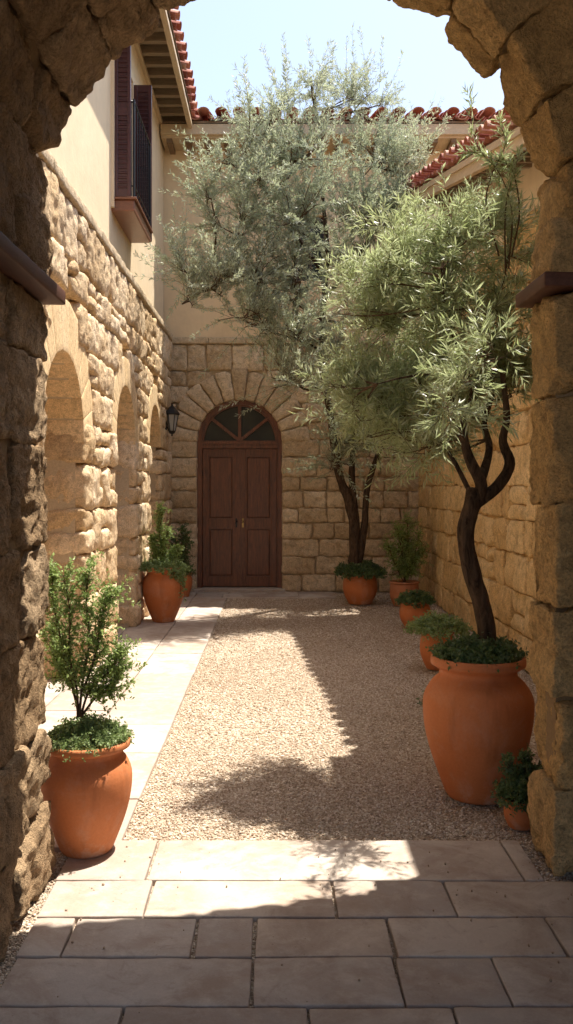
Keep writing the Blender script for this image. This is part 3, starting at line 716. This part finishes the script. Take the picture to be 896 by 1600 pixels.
for side, matn in ((-1, 'arch'), (1, 'archr')):
    g = MB(); xr = XA0 if side < 0 else XA1
    hs = [0, .30, .62, 1.02, 1.36, 1.76, 2.12, 2.36] if side < 0 else [0, .36, .74, 1.10, 1.52, 1.98, 2.40]
    for k, (z0, z1) in enumerate(zip(hs[:-1], hs[1:])):
        dp = random.uniform(.0, .028); fr_ = [0, (.45, .6)[k % 2], 1] if side < 0 else [0, 1]
        if side < 0 and k in (2, 5): fr_ = [0, 1]
        for a, b in zip(fr_[:-1], fr_[1:]):
            e = .012
            dp2 = dp + random.uniform(-.01, .012) + (.012 if side < 0 and k < 2 else 0)
            x0, x1 = (xr - .55, xr - .03 + dp2) if side < 0 else (xr + .03 - dp2, xr + .50)
            ablk(g, x0, x1, z0 + .006, z1 - .006, a + (e if a else 0), b - (e if b < 1 else 0), .013, .012, .036, **KW)
    z = hs[-1] + .07                                # above the ledge to the spring
    for a, b in ([0, .5], [.51, 1]) if side < 0 else ([0, 1],):
        x0, x1 = (xr - .55, xr + .0) if side < 0 else (xr - .0, xr + .5)
        ablk(g, x0, x1, z, AS - .005, a, b, .014, .026, .034, **KW)
    x0, x1 = (xr - .55, xr - .04) if side < 0 else (xr + .045, xr + .52)
    ablk(g, x0, x1, AS - .06, AS + .2, .02, .98, .03, .026, .02, **KW)
    for z in np.arange(0, 5.4, .45):                # rest of the pier face, coarse
        for q in range(4):
            x0, x1 = (xr - .56 - .6*(q+1), xr - .57 - .6*q) if side < 0 else (xr + .51 + .6*q, xr + .5 + .6*(q+1))
            ablk(g, x0, x1, z+.005, z+.44, 0, 1, .06, .03, .03, bulge=.02)
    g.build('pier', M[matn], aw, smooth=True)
    g = MB()
    zl = hs[-1]
    x0, x1 = (xr - .5, xr + .055) if side < 0 else (xr - .055, xr + .5)
    C = np.zeros((2, 2, 2, 3))
    for i, x in enumerate((x0, x1)):
        for jj in (0, 1):
            for k, zz in enumerate((zl + .005, zl + .065)): C[i, jj, k] = (x, (yn(x) - .05, yf(x) + .03)[jj], zz)
    hexa(g, C, .05, .008, .003, 8); g.build('impost_ledge', M['ledge'], aw, smooth=True, angle=40)
# voussoirs
gl, gr_ = MB(), MB(); NV = 13
for k in range(NV):
    t0, t1 = -.05 + (math.pi+.1)*k/NV, -.05 + (math.pi+.1)*(k+1)/NV
    left = k >= NV/2
    fr_ = [0, (.42, .58)[k % 2], 1] if k >= 3 else [0, 1]
    for a, b in zip(fr_[:-1], fr_[1:]):
        C = np.zeros((2, 2, 2, 3)); dp = random.uniform(-.012, .018) + (.035 if 7 <= k <= 10 else 0); ro = AR + random.uniform(.42, .55)
        for i, t in enumerate((t0 + .006, t1 - .006)):
            for jj, f in enumerate((a + (.006 if a else 0), b - (.006 if b < 1 else 0))):
                for kk, rr in enumerate((AR - dp, ro)):
                    x = ACX + rr*math.cos(t); xc = max(XA0, min(XA1, x)); C[i, jj, kk] = (x, yn(xc) + (yf(x)-yn(xc))*f, AS + rr*math.sin(t))
        if np.linalg.det(np.array([C[1,0,0]-C[0,0,0], C[0,1,0]-C[0,0,0], C[0,0,1]-C[0,0,0]])) < 0: C = C[::-1].copy()
        hexa(gl if left else gr_, C, .013, .012, .036, 6.5, None, **KW)
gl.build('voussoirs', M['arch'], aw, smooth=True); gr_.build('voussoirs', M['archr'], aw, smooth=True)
# spandrel and mortar core
g = MB()
N = 30
def acq(pts, ins=.09):
    C = [(x, yn(max(XA0, min(XA1, x))) + ins, z) for x, z in pts] + [(x, yf(x) - ins, z) for x, z in pts]; n = len(pts)
    g.add(C, [tuple(range(n)), tuple(range(2*n-1, n-1, -1))] + [(i, i+n, (i+1) % n + n, (i+1) % n) for i in range(n)], .5)
for k in range(N):
    t0, t1 = math.pi - math.pi*k/N, math.pi - math.pi*(k+1)/N; R = AR + .03
    acq([(ACX+R*math.cos(t0), AS+R*math.sin(t0)), (ACX+R*math.cos(t1), AS+R*math.sin(t1)), (ACX+R*math.cos(t1), 5.4), (ACX+R*math.cos(t0), 5.4)])
acq([(XA0-2.9, 0), (XA0-.04, 0), (XA0-.04, AS-.04), (ACX-AR-.03, AS), (ACX-AR-.03, 5.4), (XA0-2.9, 5.4)])
acq([(XA1+.04, 0), (XA1+2.9, 0), (XA1+2.9, 5.4), (ACX+AR+.03, 5.4), (ACX+AR+.03, AS), (XA1+.04, AS-.04)])
g.build('mortar_core', M['mortar_d'], aw)
gg = [MB(), MB()]
for z in np.arange(AS+.0, 5.3, .42):
    x = XA0 - .55
    while x < XA1 + .5:
        x2 = x + random.uniform(.35, .6)
        rm = math.hypot(min(abs(x-ACX), abs(x2-ACX)), z - AS)
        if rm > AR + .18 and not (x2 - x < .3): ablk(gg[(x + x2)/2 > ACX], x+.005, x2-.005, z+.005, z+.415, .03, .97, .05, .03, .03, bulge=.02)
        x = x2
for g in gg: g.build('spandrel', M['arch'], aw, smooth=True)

g = MB(); g.box((-2.6, -2.6, 4.6), (3.2, 3.63, 4.75)); g.build('passage_ceiling', M['ledge'], aw)
g = MB(); g.box((-2.6, -2.6, 0), (-2.35, 2.8, 4.6)); g.build('passage_wall', M['arch'], aw); g = MB(); g.box((2.75, -2.6, 0), (3.0, 3.6, 4.6)); g.build('passage_wall', M['arch'], aw)
# ------------------------------------------------------------------ wall lantern
lt = empty('wall_lantern', (-1.58, 13.0, 2.6), 'black iron lantern with frosted panes fixed beside the wooden door', 'lantern'); WROOT.add(lt.name)
lx, ly, lz = -1.50, 13.05, 2.38
g = MB(); hexa(g, corners((-1.60, ly-.05, lz+.02), (-1.575, ly+.05, lz+.28)), .1, .008, 0, 1); g.tube([(-1.58, ly, lz+.10), (-1.55, ly, lz+.06), (lx, ly, lz+.03), (lx, ly, lz+.06)], .010, 8); g.build('bracket', M['iron'], lt, smooth=True, angle=40, origin=None)
g = MB(); g.lathe([(.0, -.04), (.012, -.03), (.008, -.01), (.035, .0), (.045, .02), (.05, .04), (.0, .041)], (lx, ly, lz), 6)
g.lathe([(.11, .27), (.115, .285), (.085, .33), (.055, .36), (.05, .375), (.02, .40), (.012, .42), (.016, .435), (.0, .445)], (lx, ly, lz), 6); g.lathe([(.0, .275), (.11, .27)], (lx, ly, lz), 6)
for k in range(6):
    t = k*math.pi/3; g.tube([(lx+.048*math.cos(t), ly+.048*math.sin(t), lz+.03), (lx+.092*math.cos(t), ly+.092*math.sin(t), lz+.275)], .006, 5)
g.build('lantern_frame', M['iron'], lt)
g = MB(); g.lathe([(.044, .035), (.086, .27)], (lx, ly, lz), 6); g.build('glass_panes', M['lglass'], lt)

# ------------------------------------------------------------------ foliage generators
def leaves(mb, pos, dirn, ln, wd, fold=.25, rndv=None):
    """narrow pointed leaves: arrays of base position and direction"""
    n = len(pos); d = dirn / (np.linalg.norm(dirn, axis=1)[:, None] + 1e-9)
    a = RNG.normal(size=(n, 3)); s = np.cross(d, a); s /= np.linalg.norm(s, axis=1)[:, None] + 1e-9; up = np.cross(s, d)
    L = ln * RNG.uniform(.65, 1.2, (n, 1)); W = wd * RNG.uniform(.7, 1.2, (n, 1)) * .5
    b = pos; m = b + d*L*.5 + up*L*.04; t = b + d*L - up*L*.08
    v = np.stack([b, m + s*W, t, m - s*W], 1).reshape(-1, 3)
    q = np.arange(n)[:, None]*4
    r = RNG.random(n) if rndv is None else rndv
    mb.add(v, np.concatenate([q, q+1, q+2, q+3], 1), np.repeat(r, 4))
def bez(a, b, c, n):
    t = np.linspace(0, 1, n)[:, None]; return (1-t)**2*a + 2*t*(1-t)*b + t*t*c
def spray(lm, tm, base, d, length, nl, ln, wd, spread=.75, tr=.003, curl=0.15, start=.1, up=0.0, bright=None):
    d = d / np.linalg.norm(d); side = RNG.normal(size=3)*curl
    tip = base + d*length + side*length; mid = base + d*length*.5 + side*length*.2 + np.array([0, 0, up*length])
    P_ = bez(base, mid, tip, 5)
    if tm is not None: tm.tube(P_, np.linspace(tr, tr*.3, 5), 3, cap=False)
    t = np.sort(RNG.uniform(start, 1, nl))[:, None]; pos = (1-t)**2*base + 2*t*(1-t)*mid + t*t*tip
    tg = (mid-base)*(1-t) + (tip-mid)*t; tg /= np.linalg.norm(tg, axis=1)[:, None]
    rv = RNG.normal(size=(nl, 3)); rv -= tg*(rv*tg).sum(1)[:, None]; rv /= np.linalg.norm(rv, axis=1)[:, None]
    dd = tg*(1-spread) + rv*spread
    r = None if bright is None else np.clip(RNG.normal(bright, .22, nl), 0, 1)
    leaves(lm, pos, dd, ln, wd, rndv=r)
def rough_tube(mb, pts, r0, r1, n=10, amp=.12, steps=24, taper=1.0):
    pts = np.array(pts, float); m = len(pts)
    # Catmull-Rom
    q = np.concatenate([[2*pts[0]-pts[1]], pts, [2*pts[-1]-pts[-2]]]); out = []
    for i in range(m-1):
        for t in np.linspace(0, 1, max(2, steps//(m-1)), endpoint=False):
            a, b, c, d = q[i:i+4]; out.append(.5*((2*b)+(-a+c)*t+(2*a-5*b+4*c-d)*t*t+(-a+3*b-3*c+d)*t**3))
    out.append(pts[-1]); out = np.array(out); k = len(out)
    rad = r0 + (r1-r0)*np.linspace(0, 1, k)**taper
    i0 = len(mb.v); mb.tube(out, rad, n, cap=False)
    v = mb.v[-1]; ctr = np.repeat(out, n, 0); d = v - ctr
    nz = fbm(v*np.array([9, 9, 3])+5, 4); nz2 = fbm(v*np.array([30, 30, 7])+5, 3)
    v[:] = ctr + d*(1 + amp*nz*1.6 + amp*nz2)[:, None]
    return out
def tree(root, limbs, lobes, lm, tm, fork, per, nl, ln, wd, tl, spread, tr=.0035, thin=.012, upb=.35, dens=1.0):
    """limbs: list of (lobe idx list); lobes: (centre, radii, n_sprays, brightness)"""
    for li, (c, r, n, br) in enumerate(lobes):
        n = int(n * dens)
        c = np.array(c); r = np.array(r)
        # branch from the nearest limb point to the lobe centre
        d = np.linalg.norm(fork - c, axis=1) + np.maximum(0, fork[:, 2] - c[2])*1.5
        src = fork[d.argmin()]; ln_ = np.linalg.norm(c - src)
        mid = (src + c)/2 + RNG.normal(size=3)*ln_*.10 + np.array([0, 0, -.04*ln_])
        bp = bez(src, mid, c, 8)
        tm.tube(bp, np.linspace(thin*(.7+.5*min(1, ln_)), thin*.45, 8), 5, cap=False)
        nb = max(3, n // 9); subs = []
        for k in range(nb):
            u = RNG.normal(size=3); u /= np.linalg.norm(u); u *= RNG.uniform(.35, .8)
            e = c + u*r; s = bp[RNG.integers(3, 8)]
            sp = bez(s, (s+e)/2 + RNG.normal(size=3)*.08*np.linalg.norm(e-s) + np.array([0, 0, .05*np.linalg.norm(e-s)]), e, 6)
            tm.tube(sp, np.linspace(thin*.45, tr, 6), 4, cap=False); subs.append(sp)
        S = np.concatenate([s[1:] for s in subs])
        for k in range(n):
            b = S[RNG.integers(len(S))]
            out = (b - c) / r; o = out / (np.linalg.norm(out) + 1e-6)
            d_ = o*.55 + RNG.normal(size=3)*.45 + np.array([0, 0, upb]) ; d_ /= np.linalg.norm(d_)
            spray(lm, tm, b + RNG.normal(size=3)*.01, d_, tl*RNG.uniform(.6, 1.4), nl, ln, wd, spread, tr*.6, curl=.12, bright=br)

# pots -------------------------------------------------------------------------
def prof_belly(R, H, th=.018, neck=.86, rim=1.0, base=.62, bell=.72):
    """outer profile of the shouldered jar, up over the lip and down inside"""
    pts = [(0, 0), (R*base*.96, 0), (R*base, .012*H)]
    for t in np.linspace(.04, .86, 22):
        if t < bell: f = base + (1-base)*math.sin((t/bell)*math.pi/2)**1.05
        else: f = neck + (1-neck)*math.cos((t-bell)/(.86-bell)*math.pi/2)**.8
        pts.append((R*f, t*H))
    pts += [(R*neck*.985, .885*H), (R*neck*.99, .905*H), (R*(neck*.6+rim*.4), .918*H), (R*rim*.93, .928*H), (R*rim*.99, .938*H), (R*rim, .95*H), (R*rim, .975*H), (R*rim*.985, .992*H), (R*rim*.955, H), (R*rim*.92, .995*H), (R*neck*.92, .93*H), (R*neck*.88, .84*H)]
    return pts
def pot(parent, R, H, mat, **kw):
    g = MB(); g.lathe(prof_belly(R, H, **kw), (0, 0, 0), 56, .5, .012); o = g.build('pot', mat, parent, smooth=True, angle=60)
    g = MB(); nk = kw.get('neck', .86)*R*.88; g.lathe([(0, .93*H), (nk*.5, .935*H), (nk, .92*H)], (0, 0, 0), 24, .5); g.build('soil', M['soil'], parent, smooth=True)
    return o
def cover(parent, R, H, mat, n, ln, wd, hgt, name='ground_cover', tl=.07, off=(0, 0), over=1.12, trail=None):
    lm = MB(); tm = MB()
    for k in range(n):
        a = RNG.uniform(0, 6.283); q = math.sqrt(RNG.random()) * R*over
        h = hgt*(1 - (q/(R*over))**2.2*.85)*RNG.uniform(.5, 1.05) + .25*hgt*vnoise(np.array([[math.cos(a)*q*9, math.sin(a)*q*9, 3.3]]))[0]
        b = np.array([off[0] + math.cos(a)*q, off[1] + math.sin(a)*q, H + h*.75 - .01])
        d = np.array([math.cos(a)*.5*q/R, math.sin(a)*.5*q/R, .75]) + RNG.normal(size=3)*.4
        if q > R*1.0: d[2] -= .5
        spray(lm, None, b, d, tl*RNG.uniform(.6, 1.3), 13, ln, wd, .72, .002, start=.0, bright=RNG.uniform(.25, .75))
    if trail:
        for (ax, ay, dz, nn) in trail:
            for k in range(nn):
                x = ax + RNG.normal()*.03; y = ay + RNG.normal()*.03
                st = np.array([x*.85, y*.85, H+.03]); end = np.array([x*1.12, y*1.12, H - dz*RNG.uniform(.4, 1)]); md = np.array([x*1.2, y*1.2, H+.02])
                tm.tube(bez(st, md, end, 8), .002, 4, cap=False)
                for t in np.linspace(.1, 1, 14):
                    p_ = (1-t)**2*st + 2*t*(1-t)*md + t*t*end
                    spray(lm, None, p_, RNG.normal(size=3)+np.array([0, 0, -.3]), .03, 6, ln, wd, .7, start=0)
    o = lm.build(name, mat, parent)
    if tm.n: tm.build('trailing_stem', M['twig'], parent)
    return o
def local(root):
    return np.array(root.location)

# --- big pot with olive on the right
X, Y = (747-VX)/FPX*4.66, 4.66
T = empty('potted_olive_tree', (X, Y, 0), 'young green olive in the largest terracotta jar at the right foreground', 'potted tree')
pot(T, .284, .725, M['pot'], neck=.71, rim=.86, base=.57, bell=.66)
cover(T, .205, .70, M['dark'], 640, .026, .013, .12, tl=.055, over=1.0)
o_ = local(T)
def W(px, py, y=Y, o=o_): return P(px, py, y) - o
tk = MB()
b1 = rough_tube(tk, [W(762, 1010), W(757, 960), W(737, 890), W(728, 840), W(738, 790, Y-.02), W(741, 765)], .052, .040, 12, .16, 40)
b2 = rough_tube(tk, [W(738, 800), W(752, 760, Y-.03), W(735, 720, Y-.05), W(726, 690, Y-.05), W(722, 655)], .034, .020, 10, .14, 24)
b3 = rough_tube(tk, [W(745, 785), W(778, 760), W(797, 725, Y+.02), W(786, 690), W(792, 650), W(785, 580)], .034, .014, 10, .14, 28)
b4 = rough_tube(tk, [W(752, 750), W(765, 700, Y+.1), W(757, 660, Y+.14), W(770, 600, Y+.2), W(745, 520, Y+.25)], .024, .010, 9, .12, 24)
b5 = rough_tube(tk, [W(735, 770, Y+.02), W(715, 730, Y+.05), W(700, 705, Y+.06)], .014, .009, 8, .1, 12)
b6 = rough_tube(tk, [W(722, 660), W(700, 610, Y-.1), W(680, 585, Y-.1), W(630, 590, Y-.05), W(590, 600)], .012, .003, 8, .1, 20)
b7 = rough_tube(tk, [W(724, 670), W(735, 600, Y+.1), W(700, 500, Y+.1), W(690, 420, Y)], .014, .004, 8, .1, 20)
tk.build('trunk', M['bark'], T, smooth=True)
fork = np.concatenate([b2[8:], b3[10:], b4[8:], b6, b7])
S = 1400/Y
def lb(px, py, dy, rx, ry, rd, n, br=.5):
    dy += .6 if px < 700 else .2
    S = 1400/(Y+dy); return (W(px, py, Y+dy), (rx/S, rd, ry/S), n, br)
lobes = [lb(640,400,0,75,60,.25,80,.6), lb(720,380,.1,70,60,.3,80,.55), lb(795,400,.15,45,70,.3,70,.5), lb(560,470,-.05,50,40,.2,60,.65), lb(640,490,.2,85,60,.35,100,.55),
         lb(730,480,-.1,75,65,.3,100,.5), lb(800,500,.1,40,70,.3,70,.45), lb(555,560,0,45,35,.25,55,.6), lb(610,600,.1,70,45,.3,80,.5), lb(690,590,-.15,65,45,.25,90,.55),
         lb(770,590,.1,60,60,.3,90,.4), lb(560,645,-.05,40,28,.2,50,.6), lb(620,660,.05,50,30,.2,60,.5), lb(700,640,.1,60,35,.3,70,.4), lb(800,620,.1,30,40,.2,40,.4),
         lb(655,700,.0,24,28,.12,26,.55), lb(600,700,.05,26,20,.12,20,.5), lb(620,350,.1,40,30,.2,30,.65), lb(700,330,.15,45,25,.2,32,.65), lb(770,335,.1,40,30,.2,34,.6), lb(530,490,-.1,20,18,.1,14,.7),
         lb(590,650,-.2,60,40,.25,70,.6), lb(655,690,-.3,50,45,.2,55,.6), lb(565,520,-.1,42,50,.25,50,.6), lb(560,640,-.3,34,22,.15,30,.65), lb(560,690,-.3,36,16,.12,22,.6), lb(525,600,-.3,20,14,.1,12,.7), lb(735,585,-.65,34,34,.12,30,.6), lb(700,630,-.6-.45,30,24,.12,22,.6), lb(775,560,-.6,28,40,.12,26,.55), lb(590,420,-.1,60,45,.3,60,.6), lb(560,445,-.1,36,30,.2,30,.65)]
lm, tm = MB(), MB()
tree(T, None, lobes, lm, tm, fork, 0, 27, .074, .0078, .21, .52, tr=.0022, thin=.0065, upb=.40, dens=.86)
for (pts) in ([(795,420),(800,330),(780,270),(745,225),(735,150)], [(800,400),(812,330),(800,265),(775,250),(730,235)], [(790,430),(790,330),(800,280),(812,240)], [(780,400),(760,320),(770,270),(790,225),(780,190)]):
    q = np.array([W(a, b, Y+.1+.02*i) for i, (a, b) in enumerate(pts)]); qq = rough_tube(tm, q, .005, .0015, 5, 0, 24)
    for k in range(4, len(qq)):
        for z in range(1 if k < 12 else 2):
            spray(lm, None, qq[k], (qq[min(k+1, len(qq)-1)]-qq[k-1])+RNG.normal(size=3)*.015, .05, 5, .062, .009, .5)
lm.build('crown', M['olive_f'], T); tm.build('branches', M['twig'], T)

# --- back olive
X, Y = (563-VX)/FPX*12.3, 12.3
T = empty('potted_olive_tree', (X, Y, 0), 'tall silver leaved olive in a round pot against the back wall', 'potted tree')
pot(T, .235, .42, M['pot'], neck=.92, rim=1.02, base=.66, bell=.55)
cover(T, .22, .40, M['dark'], 420, .04, .02, .16, tl=.09, over=1.35)
o_ = local(T)
def W(px, py, y=Y, o=o_): return P(px, py, y) - o
tk = MB()
b1 = rough_tube(tk, [W(554, 885), W(553, 820), W(545, 780), W(530, 740), W(515, 640, 12.1), W(503, 560, 11.9), W(506, 470, 11.7), W(512, 400, 11.6), W(505, 310, 11.6), W(500, 210, 11.6), W(486, 120, 11.6)], .085, .012, 10, .14, 70, .8)
b2 = rough_tube(tk, [W(557, 880), W(556, 810), W(550, 740), W(556, 660, 12.2)], .06, .03, 10, .12, 20)
b3 = rough_tube(tk, [W(560, 880), W(570, 820), W(575, 760), W(598, 690, 12.2)], .06, .03, 10, .12, 20)
b4 = rough_tube(tk, [W(506, 470, 11.7), W(560, 400, 11.6), W(600, 330, 11.5), W(630, 270, 11.5)], .03, .01, 8, .1, 16)
b5 = rough_tube(tk, [W(505, 500, 11.8), W(440, 460, 11.4), W(380, 440, 11.2), W(320, 430, 11.1)], .03, .01, 8, .1, 16)
b6 = rough_tube(tk, [W(508, 430, 11.6), W(450, 350, 11.3), W(400, 280, 11.2), W(360, 240, 11.2)], .03, .01, 8, .1, 16)
tk.build('trunk', M['bark'], T, smooth=True)
fork = np.concatenate([b1[30:], b2[12:], b3[12:], b4, b5, b6])
S = 1400/11.6
def lb(px, py, dy, rx, ry, rd, n, br=.5):
    if py < 620: dy -= (.2 if px > 520 else 1.0)
    return (W(px, py, 11.6+dy), (rx/S, rd, ry/S), n, br)
lobes = [lb(490,235,0,65,65,.6,150,.6), lb(400,270,-.2,60,60,.6,120,.6), lb(375,345,-.1,55,50,.6,110,.5), lb(580,250,.1,70,60,.6,150,.6), lb(640,285,.1,38,50,.4,80,.6),
         lb(470,340,0,80,60,.9,180,.5), lb(560,340,0,80,60,.8,180,.45), lb(630,350,.1,45,45,.5,90,.45), lb(330,450,-.4,55,32,.4,100,.6), lb(400,425,-.2,60,45,.6,120,.5), lb(470,440,.1,60,50,.7,120,.4),
         lb(290,425,-.4,26,25,.2,36,.65), lb(285,475,-.4,28,18,.2,34,.6), lb(380,500,-.3,55,28,.4,90,.5), lb(455,520,-.1,50,40,.5,100,.4), lb(470,575,-.2,45,28,.4,80,.45), lb(430,595,-.2,28,18,.25,36,.5), lb(540,430,.3,60,50,.6,120,.35),
         lb(486,130,0,14,40,.15,34,.7), lb(445,160,-.1,20,38,.2,44,.7), lb(540,160,0,26,36,.25,54,.7), lb(590,165,0,22,34,.2,44,.65), lb(400,195,-.1,26,28,.25,40,.65), lb(350,250,-.2,20,26,.2,28,.65), lb(330,310,-.3,26,28,.25,36,.6), lb(655,235,.1,26,22,.25,36,.6),
         lb(545,690,.5,50,36,.3,90,.35), lb(515,720,.4,26,28,.25,50,.35), lb(600,700,.5,32,30,.25,60,.3), lb(570,650,.4,50,26,.3,70,.35), lb(520,560,.3,40,40,.4,70,.35), lb(610,500,.6,60,60,.4,90,.3)]  # low clumps: shade painted in as a darker leaf tone
lm, tm = MB(), MB()
tree(T, None, lobes, lm, tm, fork, 0, 54, .062, .0115, .54, .50, tr=.004, thin=.018, upb=.62, dens=.80)
lm.build('crown', M['olive_b'], T); tm.build('branches', M['twig'], T)

# --- left foreground pot with shrub
X, Y = (136-VX)/FPX*3.93, 3.93
T = empty('potted_shrub', (X, Y, 0.012), 'bright green shrub in sunlit terracotta pot beside the left pier', 'potted shrub')
pot(T, .198, .485, M['pot'], neck=.80, rim=.96, base=.56, bell=.66)
cover(T, .165, .47, M['cover'], 760, .017, .0095, .11, tl=.042, over=1.03)
o_ = local(T)
def W(px, py, y=Y, o=o_): return P(px, py, y) - o
lm, tm = MB(), MB()
stems = [[(122,1120),(120,1075),(108,1020),(110,960),(100,900)], [(124,1120),(130,1060),(140,1000),(135,940),(140,890)], [(126,1120),(140,1080),(170,1050),(190,1020)], [(122,1110),(112,1070),(90,1040),(85,990)], [(130,1080),(150,1020),(160,960),(175,930)], [(120,1100),(105,1040),(85,950),(82,900)], [(127,1120),(150,1090),(175,1075),(190,1050)]]
for s in stems:
    dy = RNG.uniform(-.08, .08); q = np.array([W(a, b, Y + dy*i/3) for i, (a, b) in enumerate(s)]); qq = rough_tube(tm, q, .006, .002, 6, .1, 24)
    for k in range(6, len(qq)):
        for z in range(5):
            d = (qq[min(k+1, len(qq)-1)]-qq[k-1]); d = d/np.linalg.norm(d)*.7 + RNG.normal(size=3)*.65 + np.array([0, 0, .3])
            spray(lm, tm, qq[k], d, RNG.uniform(.05, .13), 13, .021, .0105, .62, .0014, bright=RNG.uniform(.3, .8))
lm.build('foliage', M['shrub'], T); tm.build('stem', M['twig'], T)

# --- left back urn
X, Y = (256-VX)/FPX*10.6, 10.6
T = empty('potted_shrub', (X, Y, .012), 'sunlit tall urn beside the arcade with trailing plant and upright sprig', 'potted plant')
pot(T, .25, .65, M['pot'], neck=.80, rim=.95, base=.50, bell=.66)
cover(T, .21, .62, M['cover'], 420, .03, .016, .10, tl=.07, over=1.25, trail=[(.20, -.10, .36, 9), (.14, -.17, .16, 5)])
lm, tm = MB(), MB()
for s in ([(0,0,.6),(-.05,0,.9),(-.03,-.02,1.15),(-.02,0,1.34)], [(0,0,.6),(-.02,.03,.85),(.05,.02,1.05)], [(0,0,.6),(-.1,0,.8),(-.13,0,.98)], [(0,0,.6),(.1,0,.75),(.17,.02,.85)]):
    qq = rough_tube(tm, s, .008, .003, 6, .1, 18)
    for k in range(3, len(qq)):
        for z in range(7): spray(lm, tm, qq[k], RNG.normal(size=3)*.6+np.array([0, 0, .5]), RNG.uniform(.05, .11), 11, .032, .016, .62, .002)
lm.build('foliage', M['shrub'], T); tm.build('stem', M['twig'], T)

def bush_pot(name, label, cat, px, y, R, H, mat, pk, cv, stems=None, fol='dark', lf=(.035, .016), sp=(.08, .16), zoff=0, grp=None, nl=12):
    T = empty(name, ((px-VX)/FPX*y, y, zoff), label, cat, grp)
    if R: pot(T, R, H, mat, **pk)
    if cv: cover(T, *cv[0], **cv[1])
    if stems:
        lm, tm = MB(), MB()
        for s in stems:
            qq = rough_tube(tm, s, .007, .003, 6, .1, 16)
            for k in range(3, len(qq)):
                for z in range(6): spray(lm, tm, qq[k], RNG.normal(size=3)*.6+np.array([0, 0, .5]), RNG.uniform(*sp), nl, lf[0], lf[1], .6, .002)
        lm.build('foliage', M[fol], T); tm.build('stem', M['twig'], T)
    return T
bush_pot('potted_shrub', 'shaded pot with dark shrub tucked behind the tall urn', 'potted shrub', 287, 13.0, .13, .34, M['pot'], dict(neck=.88, rim=.98, base=.6), ((.11, .33, M['dark'], 100, .035, .018, .10), dict(tl=.08)),
         [[(0,0,.3),(-.02,0,.6),(-.04,0,1.0)], [(0,0,.3),(.03,0,.6),(.04,0,.9)], [(0,0,.3),(-.08,0,.6),(-.12,0,.8)]], zoff=.012)
bush_pot('potted_shrub', 'banded weathered pot with tall airy green plant in the far right corner', 'potted plant', 632, 12.1, .195, .33, M['pot2'], dict(neck=.98, rim=1.06, base=.72, bell=.5), None,
         [[(0,0,.3),(-.03,0,.7),(-.10,0,1.05)], [(0,0,.3),(.05,0,.7),(.04,0,1.15)], [(0,0,.3),(.12,0,.6),(.20,0,.95)], [(0,0,.3),(-.12,0,.55),(-.22,0,.80)], [(0,0,.3),(.02,.05,.6),(-.04,.1,.95)], [(0,0,.3),(.1,0,.5),(.24,0,.7)]], fol='shrub', lf=(.045, .012), sp=(.1, .2), nl=13)
bush_pot('potted_plant', 'small round terracotta pot of low greenery between banded pot and large jar', 'potted plant', 649, 10.15, .178, .31, M['pot'], dict(neck=.86, rim=.98, base=.58, bell=.55), ((.155, .30, M['dark'], 300, .03, .016, .10), dict(tl=.07, over=1.15)))
bush_pot('potted_plant', 'terracotta pot with spreading greenery half hidden behind the largest jar', 'potted plant', 684, 7.9, .155, .34, M['pot'], dict(neck=.9, rim=1.0, base=.62, bell=.55), ((.15, .33, M['cover'], 420, .028, .015, .13), dict(tl=.08, over=1.5)))
bush_pot('small_plant', 'tiny green plant growing in gravel beside the largest jar', 'plant', 678, 6.6, 0, 0, None, None, ((.06, 0.0, M['dark'], 90, .022, .012, .09), dict(tl=.05)))
bush_pot('potted_shrub', 'smallest pot with dark bushy plant tucked behind the right pier', 'potted shrub', 814, 4.22, .078, .135, M['pot'], dict(neck=.9, rim=1.04, base=.7, bell=.5), ((.07, .125, M['dark'], 240, .02, .010, .13), dict(tl=.055, over=1.35)),
         [[(0,0,.12),(-.03,0,.2),(-.06,0,.30)], [(0,0,.12),(.02,0,.22),(.02,0,.33)], [(0,0,.12),(.05,0,.2),(.07,0,.27)]], lf=(.02, .01), sp=(.03, .06))
